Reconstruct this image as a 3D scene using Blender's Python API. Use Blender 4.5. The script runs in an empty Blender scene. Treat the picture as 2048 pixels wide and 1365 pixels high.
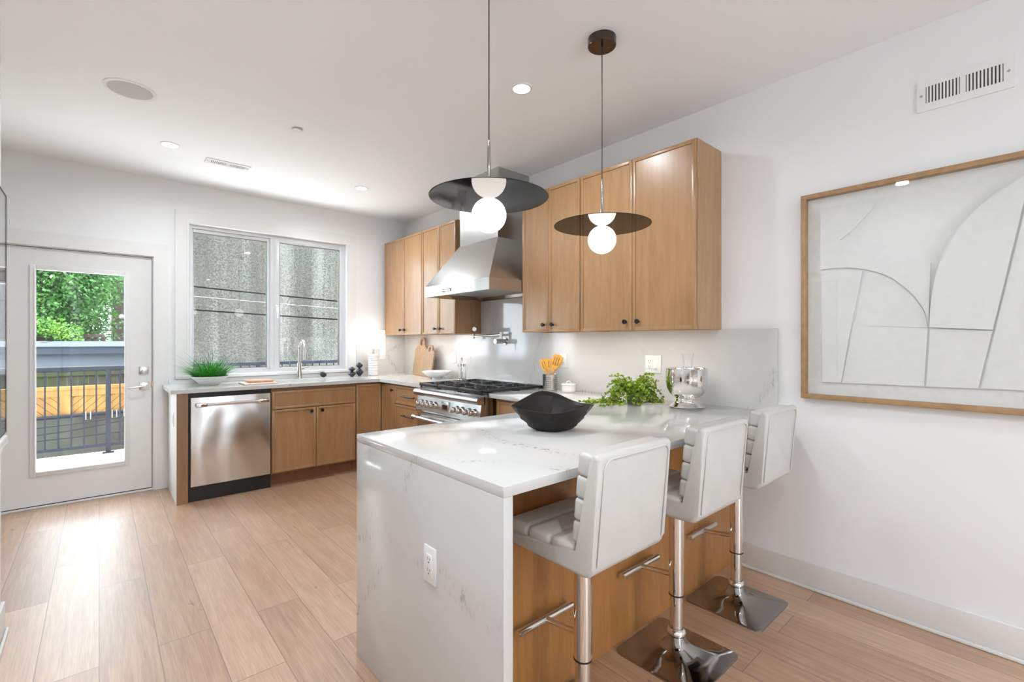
import bpy, bmesh, math, random
from mathutils import Vector, Matrix
import numpy as np

D = bpy.data
SC = bpy.context.scene
COL = SC.collection
R = math.radians
random.seed(7)

# ------------------------------------------------------------------ camera, world, exposure
cam = D.objects.new('camera', D.cameras.new('camera'))
COL.objects.link(cam)
cam.location = (0, 0, 1.303)
cam.rotation_euler = (R(90), 0, -math.atan2(0.6606, 0.7507))
cam.data.sensor_width = 36.0
cam.data.lens = 938.0 / 2048 * 36
cam.data.clip_start = 0.02
SC.camera = cam

W = D.worlds.new('sky'); SC.world = W; W.use_nodes = True
WN = W.node_tree.nodes; WB = WN['Background']
WB.inputs[0].default_value = (0.82, 0.91, 1.0, 1)
WB.inputs[1].default_value = 3.5

sun = D.objects.new('sun', D.lights.new('sun', 'SUN')); COL.objects.link(sun)
sun.data.energy = 7.0; sun.data.angle = R(6); sun.data.color = (1, .96, .88)
sun.rotation_euler = Vector((0.70, -0.02, -1)).to_track_quat('-Z', 'Y').to_euler()

DOWN_W = 3.7       # power of one recessed ceiling light
PUCK_W = .75        # power of the under-cabinet strips per metre
BALL_E = 1.9        # emission of a pendant globe

vs = SC.view_settings
SC.display_settings.display_device = 'sRGB'
vs.view_transform = 'Standard'; vs.look = 'None'; vs.gamma = 1.0
vs.exposure = 1.55
vs.use_curve_mapping = False

# room
XR, YB, ZC = 2.812, 5.165, 2.738
XL, YL = -0.33, 3.08          # near left wall and where it ends
XA, YR = -1.7, -4.0           # alcove left wall, rear wall

# ------------------------------------------------------------------ material helpers
MATS = {}
def nmat(name):
    m = D.materials.new(name); m.use_nodes = True
    nt = m.node_tree; b = nt.nodes['Principled BSDF']
    MATS[name] = m
    return m, nt, b
def N(nt, t, **kw):
    n = nt.nodes.new(t)
    for k, v in kw.items():
        setattr(n, k, v)
    return n
def L(nt, a, b): nt.links.new(a, b)
def setp(b, **kw):
    for k, v in kw.items():
        k = k.replace('_', ' ')
        if k in b.inputs: b.inputs[k].default_value = v
def rgb(h):
    c = [int(h[i:i+2], 16) / 255 for i in (0, 2, 4)]
    return tuple((x / 12.92 if x <= .04045 else ((x + .055) / 1.055) ** 2.4) for x in c) + (1,)
def coords(nt, kind='Object', scale=(1, 1, 1), rot=(0, 0, 0)):
    mp = N(nt, 'ShaderNodeMapping')
    mp.inputs['Scale'].default_value = scale; mp.inputs['Rotation'].default_value = rot
    if kind == 'Position':
        g = N(nt, 'ShaderNodeNewGeometry'); L(nt, g.outputs['Position'], mp.inputs[0])
    else:
        g = N(nt, 'ShaderNodeTexCoord'); L(nt, g.outputs[kind], mp.inputs[0])
    return mp.outputs[0]
def noise(nt, vec, scale=5, detail=4, rough=.55, dist=0):
    n = N(nt, 'ShaderNodeTexNoise'); n.inputs['Scale'].default_value = scale
    n.inputs['Detail'].default_value = detail; n.inputs['Roughness'].default_value = rough
    n.inputs['Distortion'].default_value = dist
    L(nt, vec, n.inputs['Vector']); return n.outputs['Fac']
def ramp(nt, fac, stops):
    r = N(nt, 'ShaderNodeValToRGB'); e = r.color_ramp.elements
    while len(e) < len(stops): e.new(.5)
    for i, (p, c) in enumerate(stops):
        e[i].position = p; e[i].color = c if len(c) == 4 else tuple(c) + (1,)
    L(nt, fac, r.inputs[0]); return r.outputs[0]
def mix(nt, fac, a, b, blend='MIX'):
    m = N(nt, 'ShaderNodeMix', data_type='RGBA', blend_type=blend)
    for sock, v in ((m.inputs[0], fac), (m.inputs[6], a), (m.inputs[7], b)):
        if hasattr(v, 'is_linked'): L(nt, v, sock)
        else: sock.default_value = v
    return m.outputs[2]
def math_(nt, op, a, b=None, clamp=False):
    m = N(nt, 'ShaderNodeMath', operation=op, use_clamp=clamp)
    for i, v in enumerate((a, b)):
        if v is None: continue
        if hasattr(v, 'is_linked'): L(nt, v, m.inputs[i])
        else: m.inputs[i].default_value = v
    return m.outputs[0]
def bump(nt, b, h, strength=.1, dist=.002):
    n = N(nt, 'ShaderNodeBump'); n.inputs['Strength'].default_value = strength
    n.inputs['Distance'].default_value = dist
    L(nt, h, n.inputs['Height']); L(nt, n.outputs[0], b.inputs['Normal'])

def simple(name, col, rough=.5, metal=0.0, var=.06, vscale=8, bumps=0, bscale=60, **kw):
    """plain surface with a little procedural variation of tone and relief"""
    m, nt, b = nmat(name)
    if isinstance(col, str): col = rgb(col)
    if len(col) == 3: col = tuple(col) + (1,)
    v = coords(nt, 'Object')
    f = noise(nt, v, vscale, 3)
    lo = tuple(max(0, c * (1 - var)) for c in col[:3]) + (1,)
    hi = tuple(min(1, c * (1 + var)) for c in col[:3]) + (1,)
    L(nt, ramp(nt, f, [(.3, lo), (.7, hi)]), b.inputs['Base Color'])
    setp(b, Roughness=rough, Metallic=metal, **kw)
    if bumps: bump(nt, b, noise(nt, v, bscale, 4), bumps)
    return m

simple('wall_paint', (.85, .85, .85), .55, var=.01, vscale=1.5, bumps=.03, bscale=120)
simple('ceiling_paint', (.93, .94, .95), .7, var=.01, vscale=1.5)
simple('trim_paint', (.82, .81, .79), .35, var=.01)
simple('vinyl_white', (.66, .67, .68), .3, var=.01)
simple('white_plastic', (.84, .84, .83), .3, var=.01)
simple('ceramic_white', (.83, .82, .80), .22, var=.02)
simple('matt_white', (.80, .80, .78), .6, var=.02)
simple('dark_slot', (.02, .02, .02), .6)
simple('vent_dark', (.10, .095, .09), .7)
simple('speaker_mesh', (.60, .60, .59), .8, var=.04, vscale=200)
simple('black_metal', (.012, .012, .013), .35, 0.3)
simple('black_plastic', (.010, .010, .011), .45)
simple('cast_iron', (.022, .023, .026), .38, .2, bumps=.1, bscale=200)
simple('rail_metal', (.014, .017, .024), .7, 0.0, Specular_IOR_Level=.08)
simple('dark_ceramic', (.022, .026, .036), .18, var=.3, vscale=20)
simple('chrome', (.80, .78, .76), .06, 1.0, var=.01)
simple('dark_chrome', (.36, .35, .34), .07, 1.0, var=.02)
simple('nickel', (.56, .54, .51), .24, 1.0, var=.02)
simple('brass', (.55, .36, .12), .3, 1.0)
simple('soil', (.03, .022, .015), .9, bumps=.6, bscale=60)
simple('leather', (.585, .567, .538), .38, var=.025, vscale=14, bumps=.12, bscale=160)
simple('leather_seat', (.63, .59, .545), .40, var=.03, vscale=14, bumps=.14, bscale=160)
simple('piping', (.60, .58, .55), .5)
simple('bamboo', rgb('E3A94A'), .45, var=.18, vscale=30)
simple('display', (.05, .02, .015), .15)
simple('disc_black', (.006, .0055, .006), .05, 0.0, var=.1, IOR=1.28)
simple('disc_bronze', (.09, .07, .06), .18, .85)
simple('cord', (.02, .018, .017), .6)
simple('frame_oak', rgb('A98660'), .5, var=.16, vscale=26, bumps=.15, bscale=90)
simple('linen_mat', (.80, .79, .77), .8, var=.03, vscale=60, bumps=.15, bscale=220)
simple('relief_paper', (.81, .80, .79), .85, var=.02, vscale=30, bumps=.25, bscale=140)
simple('print_grey', (.50, .51, .515), .35, var=.12, vscale=2)
simple('pot_clay', rgb('8C7F74'), .8, var=.15, vscale=40, bumps=.3)
simple('pink_wood', rgb('C79C84'), .5, var=.15, vscale=20)
simple('pale_board', rgb('D9C7BA'), .5, var=.08, vscale=20)
simple('deck', (.80, .80, .80), .6, var=.03)
simple('stem', rgb('5E7A2E'), .6)
simple('bark', rgb('4A4038'), .9, var=.3, vscale=10, bumps=.5, bscale=20)
simple('siding', rgb('6E7783'), .6, var=.03)
simple('roof_grey', rgb('434A52'), .8, Specular_IOR_Level=.1)
simple('brick_dark', rgb('4E4139'), .9, var=.35, vscale=9)
simple('block_wall', rgb('34342C'), .9, var=.5, vscale=2.5, bumps=.4, bscale=30)
simple('ground', rgb('5C6048'), .9, var=.3, vscale=2)
simple('cable_black', (.006, .006, .007), .8, Specular_IOR_Level=.02)
simple('cable_white', (.20, .205, .21), .6)
simple('insulator', (.22, .225, .23), .6)

def leaf(name, c1, c2, scale=30):
    m, nt, b = nmat(name)
    f = noise(nt, coords(nt, 'Position'), scale, 3)
    L(nt, ramp(nt, f, [(.35, rgb(c1)), (.65, rgb(c2))]), b.inputs['Base Color'])
    setp(b, Roughness=.45)
    tr = N(nt, 'ShaderNodeBsdfTranslucent'); L(nt, ramp(nt, f, [(.35, rgb(c1)), (.65, rgb(c2))]), tr.inputs[0])
    mx = N(nt, 'ShaderNodeMixShader'); mx.inputs[0].default_value = .35
    out = nt.nodes['Material Output']
    L(nt, b.outputs[0], mx.inputs[1]); L(nt, tr.outputs[0], mx.inputs[2]); L(nt, mx.outputs[0], out.inputs[0])
leaf('grass_blade', '1E7A22', '55B83A', 40)
leaf('ivy_leaf', '4F7020', 'B4C83C', 60)
leaf('tree_leaf', '3A7024', '88B446', 2.5)
leaf('tree_leaf_dark', '2A5C28', '5E9044', 2.5)
leaf('vine_leaf', '3C7026', '74A23E', 3.0)

# steel with brushed, slightly wavy sheet
def steel(name, col, rough, wave=.0, brush=(1, 1, 120)):
    m, nt, b = nmat(name)
    v = coords(nt, 'Object', brush)
    f = noise(nt, v, 6, 3)
    L(nt, ramp(nt, f, [(.3, tuple(c * .95 for c in col) + (1,)), (.7, tuple(col) + (1,))]), b.inputs['Base Color'])
    setp(b, Metallic=1.0, Roughness=rough)
    if wave:
        w = noise(nt, coords(nt, 'Object', (1.0, 1.0, .55)), 3.2, 1)
        bump(nt, b, w, 1.0, wave)
    return m
steel('steel', (.55, .545, .535), .25, .012)
steel('steel_door', (.66, .645, .625), .24, .035, (160, 160, 1))
steel('steel_dark', (.30, .30, .31), .25)
steel('steel_baffle', (.50, .48, .45), .2)

# maple
def maple(name, c0, c1, c2, rough=.38):
    m, nt, b = nmat(name)
    v = coords(nt, 'Position', (9, 9, .9))
    g = noise(nt, v, 3.0, 6, .6, .6)
    blotch = noise(nt, coords(nt, 'Position', (1.4, 1.4, .8)), 2.6, 3, .5, .4)
    fine = noise(nt, coords(nt, 'Position', (160, 160, 5)), 2, 2)
    c = ramp(nt, g, [(.28, rgb(c0)), (.52, rgb(c1)), (.75, rgb(c2))])
    c = mix(nt, math_(nt, 'MULTIPLY', blotch, .45), c, rgb(c2))
    c = mix(nt, .12, c, ramp(nt, fine, [(.4, rgb(c0)), (.6, rgb(c2))]), 'OVERLAY')
    L(nt, c, b.inputs['Base Color']); setp(b, Roughness=rough)
    b.inputs['Coat Weight'].default_value = .25; b.inputs['Coat Roughness'].default_value = .25
maple('maple', '9E774F', 'AC865D', 'B7926A', .32)
maple('maple_edge', '85613D', '946E48', 'A07A54')
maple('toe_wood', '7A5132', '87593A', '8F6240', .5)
maple('peninsula_wood', '94642F', 'AA7640', 'B9864F', .33)

# acacia chopping boards
m, nt, b = nmat('acacia')
g = noise(nt, coords(nt, 'Object', (14, 14, 1.2)), 2.4, 5, .6, 1.0)
L(nt, ramp(nt, g, [(.3, rgb('7E6A58')), (.48, rgb('B29678')), (.62, rgb('A58666')), (.75, rgb('C8A06A'))]), b.inputs['Base Color'])
setp(b, Roughness=.55)

m, nt, b = nmat('walnut_board')
g = noise(nt, coords(nt, 'Object', (14, 14, 1.2)), 2.4, 5, .6, 1.0)
L(nt, ramp(nt, g, [(.3, rgb('7A6656')), (.48, rgb('A68C72')), (.62, rgb('9A7C60')), (.75, rgb('C09A74'))]), b.inputs['Base Color'])
setp(b, Roughness=.6)
# carved dark bowl
m, nt, b = nmat('dark_carved_wood')
f = noise(nt, coords(nt, 'Object'), 9, 4)
L(nt, ramp(nt, f, [(.3, (.006, .0045, .004, 1)), (.7, (.020, .013, .010, 1))]), b.inputs['Base Color'])
setp(b, Roughness=.36, Specular_IOR_Level=.3)

# white quartz with broken diagonal flecks
m, nt, b = nmat('quartz')
P = coords(nt, 'Position')
warp = noise(nt, P, 1.6, 3)
def veins(rot, sc, off, w):
    mp = N(nt, 'ShaderNodeMapping'); mp.inputs['Rotation'].default_value = rot
    mp.inputs['Location'].default_value = off
    L(nt, P, mp.inputs[0])
    wv = N(nt, 'ShaderNodeTexWave', wave_type='BANDS', bands_direction='X')
    wv.inputs['Scale'].default_value = sc; wv.inputs['Distortion'].default_value = 5.0
    wv.inputs['Detail'].default_value = 4; wv.inputs['Detail Scale'].default_value = 1.1
    L(nt, mp.outputs[0], wv.inputs[0])
    return ramp(nt, wv.outputs['Fac'], [(0, (1, 1, 1, 1)), (w, (0, 0, 0, 1))])
v1 = veins((0, R(38), R(-35)), .55, (0, 0, 0), .022)
v2 = veins((R(-20), R(-50), R(20)), .38, (.7, .2, .1), .016)
sp = noise(nt, coords(nt, 'Position', (1, 1, .45), (R(-30), R(25), R(-40))), 62, 3, .6)
spk = ramp(nt, sp, [(.54, (0, 0, 0, 1)), (.66, (1, 1, 1, 1))])
patch = ramp(nt, noise(nt, P, 3.2, 2), [(.38, (0, 0, 0, 1)), (.60, (1, 1, 1, 1))])
vv = mix(nt, 1.0, v1, v2, 'LIGHTEN')
f = math_(nt, 'MULTIPLY', math_(nt, 'MULTIPLY', vv, patch), math_(nt, 'ADD', math_(nt, 'MULTIPLY', spk, .85), .09), True)
base = ramp(nt, warp, [(.3, (.615, .605, .59, 1)), (.7, (.65, .64, .625, 1))])
L(nt, mix(nt, f, base, (.29, .285, .28, 1)), b.inputs['Base Color'])
setp(b, Roughness=.09); b.inputs['IOR'].default_value = 1.5

# wide oak planks running along the room (world Y)
m, nt, b = nmat('oak_floor')
g = N(nt, 'ShaderNodeNewGeometry'); sx = N(nt, 'ShaderNodeSeparateXYZ'); L(nt, g.outputs['Position'], sx.inputs[0])
cb = N(nt, 'ShaderNodeCombineXYZ'); L(nt, sx.outputs[1], cb.inputs[0]); L(nt, sx.outputs[0], cb.inputs[1])
br = N(nt, 'ShaderNodeTexBrick'); L(nt, cb.outputs[0], br.inputs[0])
br.offset = .37; br.offset_frequency = 2
for k, v in (('Scale', 1), ('Mortar Size', .0018), ('Mortar Smooth', .2), ('Bias', 0), ('Brick Width', 1.25), ('Row Height', .19)):
    br.inputs[k].default_value = v
br.inputs['Color1'].default_value = (0, 0, 0, 1); br.inputs['Color2'].default_value = (1, 1, 1, 1)
br.inputs['Mortar'].default_value = (.5, .5, .5, 1)
bw = N(nt, 'ShaderNodeRGBToBW'); L(nt, br.outputs['Color'], bw.inputs[0])
def n4(sc, scale, det, dist=0):
    n = N(nt, 'ShaderNodeTexNoise', noise_dimensions='4D')
    L(nt, coords(nt, 'Position', sc), n.inputs['Vector'])
    L(nt, math_(nt, 'MULTIPLY', bw.outputs[0], 37.0), n.inputs['W'])
    n.inputs['Scale'].default_value = scale; n.inputs['Detail'].default_value = det; n.inputs['Distortion'].default_value = dist
    return n.outputs['Fac']
grain = n4((14, 1.0, 1), 2.2, 6, 1.2)
fine = n4((120, 4, 1), 2.0, 3)
FL0, FL1, FL2 = '9A7355', 'B48D6D', 'CBAA8B'
c = ramp(nt, grain, [(.30, rgb(FL0)), (.50, rgb(FL1)), (.72, rgb(FL2))])
tint = ramp(nt, bw.outputs[0], [(0, rgb('967054')), (.5, rgb('B48D6D')), (1, rgb('D0B094'))])
c = mix(nt, .45, c, tint)
c = mix(nt, .22, c, ramp(nt, fine, [(.35, (.2, .2, .2, 1)), (.65, (.8, .8, .8, 1))]), 'OVERLAY')
kn = n4((5, 1.6, 1), 2.6, 2, .6)
knm = ramp(nt, kn, [(.70, (0, 0, 0, 1)), (.76, (1, 1, 1, 1))])
c = mix(nt, math_(nt, 'MULTIPLY', knm, .75), c, rgb('4A3B32'))
c = mix(nt, math_(nt, 'MULTIPLY', br.outputs['Fac'], .8), c, rgb('5E4434'))
L(nt, c, b.inputs['Base Color'])
setp(b, Roughness=.36); b.inputs['IOR'].default_value = 1.55
b.inputs['Coat Weight'].default_value = .95; b.inputs['Coat Roughness'].default_value = .48; b.inputs['Coat IOR'].default_value = 1.8
bump(nt, b, math_(nt, 'SUBTRACT', grain, br.outputs['Fac']), .12, .001)

# stained rendered concrete of the neighbour's wall
m, nt, b = nmat('concrete_render')
st = noise(nt, coords(nt, 'Position', (1.6, 1, .07)), 1.7, 4, .6)
fi = noise(nt, coords(nt, 'Position'), 44, 3, .7)
c = ramp(nt, st, [(.34, rgb('7C7B74')), (.50, rgb('A19F95')), (.62, rgb('D2D0C6'))])
c = mix(nt, .8, c, ramp(nt, fi, [(.40, (.10, .10, .095, 1)), (.60, (.88, .88, .85, 1))]), 'OVERLAY')
c = mix(nt, .88, c, (.006, .005, .002, 1))
L(nt, c, b.inputs['Base Color']); setp(b, Roughness=.9)
bump(nt, b, fi, .4, .006)

# fences
def boards(name, c0, c1, c2, moss=None):
    m, nt, b = nmat(name)
    f = noise(nt, coords(nt, 'Position', (6, 6, .8)), 2, 4)
    c = ramp(nt, f, [(.3, rgb(c0)), (.5, rgb(c1)), (.7, rgb(c2))])
    if moss:
        c = mix(nt, ramp(nt, noise(nt, coords(nt, 'Position'), 2.2, 3), [(.42, (0, 0, 0, 1)), (.6, (1, 1, 1, 1))]), c, rgb(moss))
    L(nt, c, b.inputs['Base Color']); setp(b, Roughness=.8)
boards('new_pine', '6A481A', '7E5A24', '8C6832')
boards('old_boards', '2E2A22', '403B31', '544E40', '363E1A')

# glass
def pane_glass(name, tint=(1, 1, 1, 1)):
    m = D.materials.new(name); m.use_nodes = True; nt = m.node_tree; nt.nodes.clear()
    out = N(nt, 'ShaderNodeOutputMaterial'); t = N(nt, 'ShaderNodeBsdfTransparent'); t.inputs[0].default_value = tint
    gl = N(nt, 'ShaderNodeBsdfGlossy'); gl.inputs['Roughness'].default_value = .0
    fr = N(nt, 'ShaderNodeFresnel')
    ge = N(nt, 'ShaderNodeNewGeometry')      # same reflectance from either side of the thin pane
    L(nt, math_(nt, 'SUBTRACT', 1.45, math_(nt, 'MULTIPLY', ge.outputs['Backfacing'], 1.45 - 1 / 1.45)), fr.inputs[0])
    mx = N(nt, 'ShaderNodeMixShader'); L(nt, fr.outputs[0], mx.inputs[0]); L(nt, t.outputs[0], mx.inputs[1]); L(nt, gl.outputs[0], mx.inputs[2])
    L(nt, mx.outputs[0], out.inputs[0]); MATS[name] = m
pane_glass('pane_glass', (.992, .997, .995, 1))
m, nt, b = nmat('clear_glass'); setp(b, Roughness=.0); b.inputs['Transmission Weight'].default_value = 1; b.inputs['IOR'].default_value = 1.45

def emit(name, col, s):
    m = D.materials.new(name); m.use_nodes = True; nt = m.node_tree; nt.nodes.clear()
    out = N(nt, 'ShaderNodeOutputMaterial'); e = N(nt, 'ShaderNodeEmission')
    e.inputs[0].default_value = col; e.inputs[1].default_value = s
    L(nt, e.outputs[0], out.inputs[0]); MATS[name] = m
emit('opal_globe', (1, .93, .84, 1), BALL_E)
emit('led_lens', (1, .97, .92, 1), 14)
emit('puck_lens', (1, .9, .76, 1), 1.6)
m, nt, b = nmat('lamp_shade'); setp(b, Roughness=.8); b.inputs['Base Color'].default_value = (.85, .83, .79, 1)
b.inputs['Emission Color'].default_value = (1, .93, .84, 1); b.inputs['Emission Strength'].default_value = .55

# ------------------------------------------------------------------ geometry helpers
ORG = {}
class MB:
    def __init__(s): s.bm = bmesh.new()
    def _add(s, verts, faces):
        vs_ = [s.bm.verts.new(v) for v in verts]
        fs = []
        for f in faces:
            try: fs.append(s.bm.faces.new([vs_[i] for i in f]))
            except ValueError: pass
        return vs_, fs
    def box(s, x0, x1, y0, y1, z0, z1, bev=0, seg=2, rot=None):
        if x0 > x1: x0, x1 = x1, x0
        if y0 > y1: y0, y1 = y1, y0
        if z0 > z1: z0, z1 = z1, z0
        v = [(x0, y0, z0), (x1, y0, z0), (x1, y1, z0), (x0, y1, z0), (x0, y0, z1), (x1, y0, z1), (x1, y1, z1), (x0, y1, z1)]
        if rot is not None:
            c = Vector(((x0 + x1) / 2, (y0 + y1) / 2, (z0 + z1) / 2)); v = [c + rot @ (Vector(p) - c) for p in v]
        vs_, fs = s._add(v, [(3, 2, 1, 0), (4, 5, 6, 7), (0, 1, 5, 4), (1, 2, 6, 5), (2, 3, 7, 6), (3, 0, 4, 7)])
        if bev:
            es = list({e for f in fs for e in f.edges})
            bmesh.ops.bevel(s.bm, geom=es, offset=bev, segments=seg, profile=.5, affect='EDGES', clamp_overlap=True)
        return s
    def prism(s, poly, axis, a, b_, bev=0, seg=2):
        """poly: 2D points; axis 'x': (y,z), 'y': (x,z), 'z': (x,y)"""
        def P3(p, t):
            return {'x': (t, p[0], p[1]), 'y': (p[0], t, p[1]), 'z': (p[0], p[1], t)}[axis]
        n = len(poly)
        vs_, fs = s._add([P3(p, a) for p in poly] + [P3(p, b_) for p in poly],
                         [tuple(range(n))[::-1], tuple(range(n, 2 * n))] + [(i, (i + 1) % n, n + (i + 1) % n, n + i) for i in range(n)])
        if bev:
            es = list({e for f in fs[:2] for e in f.edges})
            bmesh.ops.bevel(s.bm, geom=es, offset=bev, segments=seg, profile=.5, affect='EDGES', clamp_overlap=True)
        return s
    def tube(s, pts, r, seg=12, cap=True, closed=False):
        pts = [Vector(p) for p in pts]; n = len(pts)
        rs = r if isinstance(r, (list, tuple)) else [r] * n
        rings = []; up = None
        for i, p in enumerate(pts):
            if closed: t = pts[(i + 1) % n] - pts[i - 1]
            else: t = pts[min(i + 1, n - 1)] - pts[max(i - 1, 0)]
            t.normalize()
            if up is None:
                up = Vector((0, 0, 1)) if abs(t.z) < .9 else Vector((1, 0, 0))
            u = (up - t * up.dot(t)); u.normalize(); up = u; w = t.cross(u)
            rings.append([s.bm.verts.new(p + (u * math.cos(2 * math.pi * k / seg) + w * math.sin(2 * math.pi * k / seg)) * rs[i]) for k in range(seg)])
        m_ = n if closed else n - 1
        for i in range(m_):
            a, b_ = rings[i], rings[(i + 1) % n]
            for k in range(seg): s.bm.faces.new((a[k], a[(k + 1) % seg], b_[(k + 1) % seg], b_[k]))
        if cap and not closed:
            s.bm.faces.new(rings[0][::-1]); s.bm.faces.new(rings[-1])
        return s
    def cyl(s, p0, p1, r, r1=None, seg=24): return s.tube([p0, p1], [r, r if r1 is None else r1], seg)
    def lathe(s, prof, c=(0, 0, 0), seg=40, axis='z'):
        """prof: list of (radius, height) ; open ends capped when radius is 0"""
        rings = []
        for r, h in prof:
            def pt(a, r=r, h=h):
                x, y = r * math.cos(a), r * math.sin(a)
                v = {'z': (x, y, h), 'x': (h, x, y), 'y': (y, h, x)}[axis]
                return (c[0] + v[0], c[1] + v[1], c[2] + v[2])
            if r < 1e-6: rings.append([s.bm.verts.new(pt(0))])
            else: rings.append([s.bm.verts.new(pt(2 * math.pi * k / seg)) for k in range(seg)])
        for a, b_ in zip(rings, rings[1:]):
            for k in range(seg):
                k2 = (k + 1) % seg
                if len(a) == 1 and len(b_) == 1: continue
                if len(a) == 1: s.bm.faces.new((a[0], b_[k2], b_[k]))
                elif len(b_) == 1: s.bm.faces.new((a[k], a[k2], b_[0]))
                else: s.bm.faces.new((a[k], a[k2], b_[k2], b_[k]))
        return s
    def ball(s, c, r, seg=32, sc=(1, 1, 1), rot=None):
        n = seg // 2
        k0 = len(s.bm.verts)
        s.lathe([(r * math.sin(math.pi * i / n), -r * math.cos(math.pi * i / n)) for i in range(n + 1)], (0, 0, 0), seg)
        s.bm.verts.ensure_lookup_table()
        for v in list(s.bm.verts)[k0:]:
            q = Vector((v.co.x * sc[0], v.co.y * sc[1], v.co.z * sc[2]))
            if rot is not None: q = rot @ q
            v.co = q + Vector(c)
        return s
    def quad(s, a, b_, c, d):
        s._add([a, b_, c, d], [(0, 1, 2, 3)]); return s
    def build(s, name, mat, parent=None, smooth=True, origin=None, angle=35):
        me = D.meshes.new(name)
        bmesh.ops.recalc_face_normals(s.bm, faces=s.bm.faces)
        if parent is not None: o = Vector(ORG[parent.name])
        elif origin is not None: o = Vector(origin)
        else:
            cs = [v.co for v in s.bm.verts]
            mn = Vector([min(c[i] for c in cs) for i in range(3)]); mx = Vector([max(c[i] for c in cs) for i in range(3)])
            o = Vector(((mn.x + mx.x) / 2, (mn.y + mx.y) / 2, mn.z))
        for v in s.bm.verts: v.co -= o
        s.bm.to_mesh(me); s.bm.free()
        if smooth:
            me.shade_smooth()
            try: me.set_sharp_from_angle(angle=R(angle))
            except Exception: pass
        me.materials.append(MATS[mat])
        ob = D.objects.new(name, me); COL.objects.link(ob)
        ORG[ob.name] = tuple(o)
        if parent is not None: ob.parent = parent
        else: ob.location = o
        return ob

def tag(o, label=None, cat=None, group=None, kind=None):
    if label: o['label'] = label
    if cat: o['category'] = cat
    if group: o['group'] = group
    if kind: o['kind'] = kind
    return o
def thing(name, loc, label, cat, group=None):
    o = D.objects.new(name, None); COL.objects.link(o); o.location = loc; o.empty_display_size = .05
    ORG[o.name] = tuple(loc)
    return tag(o, label, cat, group)
def struct(o, label=None, cat=None): return tag(o, label, cat, None, 'structure')
def box(x0, x1, y0, y1, z0, z1, bev=0, seg=2): return MB().box(x0, x1, y0, y1, z0, z1, bev, seg)
def copy_tree(o, parent=None):
    c = o.copy(); COL.objects.link(c)
    if parent is not None: c.parent = parent
    for ch in list(o.children): copy_tree(ch, c)
    return c
def lamp(name, kind, loc, energy, parent, color=(1, 1, 1), size=.1, rot=None, spread=None):
    l = D.lights.new(name, kind); l.energy = energy; l.color = color
    if kind == 'AREA':
        l.shape = 'DISK'; l.size = size
        if spread: l.spread = spread
    else: l.shadow_soft_size = size
    o = D.objects.new(name, l); COL.objects.link(o)
    o.parent = parent; o.location = Vector(loc) - Vector(ORG[parent.name])
    if rot: o.rotation_euler = rot
    return o

# ================================================================== SETTING
struct(box(XA, XR + .15, YR - .15, YB + .06, -.12, 0).build('floor', 'oak_floor', smooth=False), 'wide pale oak plank floor running through the kitchen', 'floor')
struct(box(XA, XR + .15, YR - .15, YB + .17, ZC, ZC + .15).build('ceiling', 'ceiling_paint', smooth=False), 'flat white ceiling with recessed lights', 'ceiling')
struct(box(XR, XR + .15, YR - .15, YB + .17, -.12, ZC).build('wall_right', 'wall_paint', smooth=False), 'white wall behind the range and the framed art', 'wall')
struct(box(XL - .25, XL, YR, YL, 0, ZC).build('wall_left', 'wall_paint', smooth=False), 'white wall end at the left edge of the view', 'wall')
struct(box(XA - .15, XA, YR, YB + .17, -.12, ZC).build('wall_alcove', 'wall_paint', smooth=False), 'white wall of the recess beyond the left wall', 'wall')
WX0, WX1, WZ0, WZ1 = .596, 2.091, .985, 2.40     # window opening
DX0, DX1, DZ1 = -.585, .362, 2.045               # door opening
m = MB()
y0, y1 = YB, YB + .17
m.box(XA, DX0, y0, y1, -.12, ZC).box(DX0, DX1, y0, y1, DZ1, ZC).box(DX1, WX0, y0, y1, -.12, ZC)
m.box(WX0, WX1, y0, y1, -.12, WZ0).box(WX0, WX1, y0, y1, WZ1, ZC).box(WX1, XR, y0, y1, -.12, ZC)
m.box(DX0, DX1, y0, y1, -.12, -.001)
struct(m.build('wall_back', 'wall_paint', smooth=False), 'white wall with the glass door and the sink window', 'wall')
m = MB()   # wall behind the viewer with a tall opening added to let in fill daylight
y0, y1 = YR - .15, YR
m.box(XL, .47, y0, y1, 0, ZC).box(1.76, XR, y0, y1, 0, ZC).box(.47, 1.76, y0, y1, 0, .55).box(.47, 1.76, y0, y1, 2.6, ZC)
m.box(XA, XL, y0, y1, 0, ZC)
struct(m.build('wall_rear', 'wall_paint', smooth=False), 'white wall behind the viewer', 'wall')

# baseboards
def baseboard(name, x, y0_, y1_, sgn, label):
    m = MB(); m.box(x, x + sgn * .014, y0_, y1_, 0, .138, .003).box(x + sgn * .014, x + sgn * .027, y0_, y1_, 0, .018, .006)
    struct(m.build(name, 'trim_paint'), label, 'baseboard')
baseboard('baseboard_right', XR, YR, 1.212, -1, 'tall white baseboard along the wall under the framed art')
baseboard('baseboard_left', XL, YR, YL, 1, 'white baseboard at the lower left edge of the view')

# window casing and door casing
CT = .018
def casing(name, parts, label):
    m = MB()
    for p in parts: m.box(*p)
    struct(m.build(name, 'trim_paint', smooth=False), label, 'trim')
casing('trim_1', [(.510, .600, YB - CT, YB, .957, 2.49), (2.087, 2.180, YB - CT, YB, .957, 2.49), (.600, 2.087, YB - CT, YB, 2.397, 2.49)], 'flat white casing around the sink window')
casing('trim_2', [(DX1 - .003, .462, YB - CT, YB, 0, 2.155), (DX0 - .10, DX0 + .003, YB - CT, YB, 0, 2.155), (DX0 + .003, DX1 - .003, YB - CT, YB, DZ1 - .003, 2.155)], 'flat white casing around the glass door')

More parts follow.
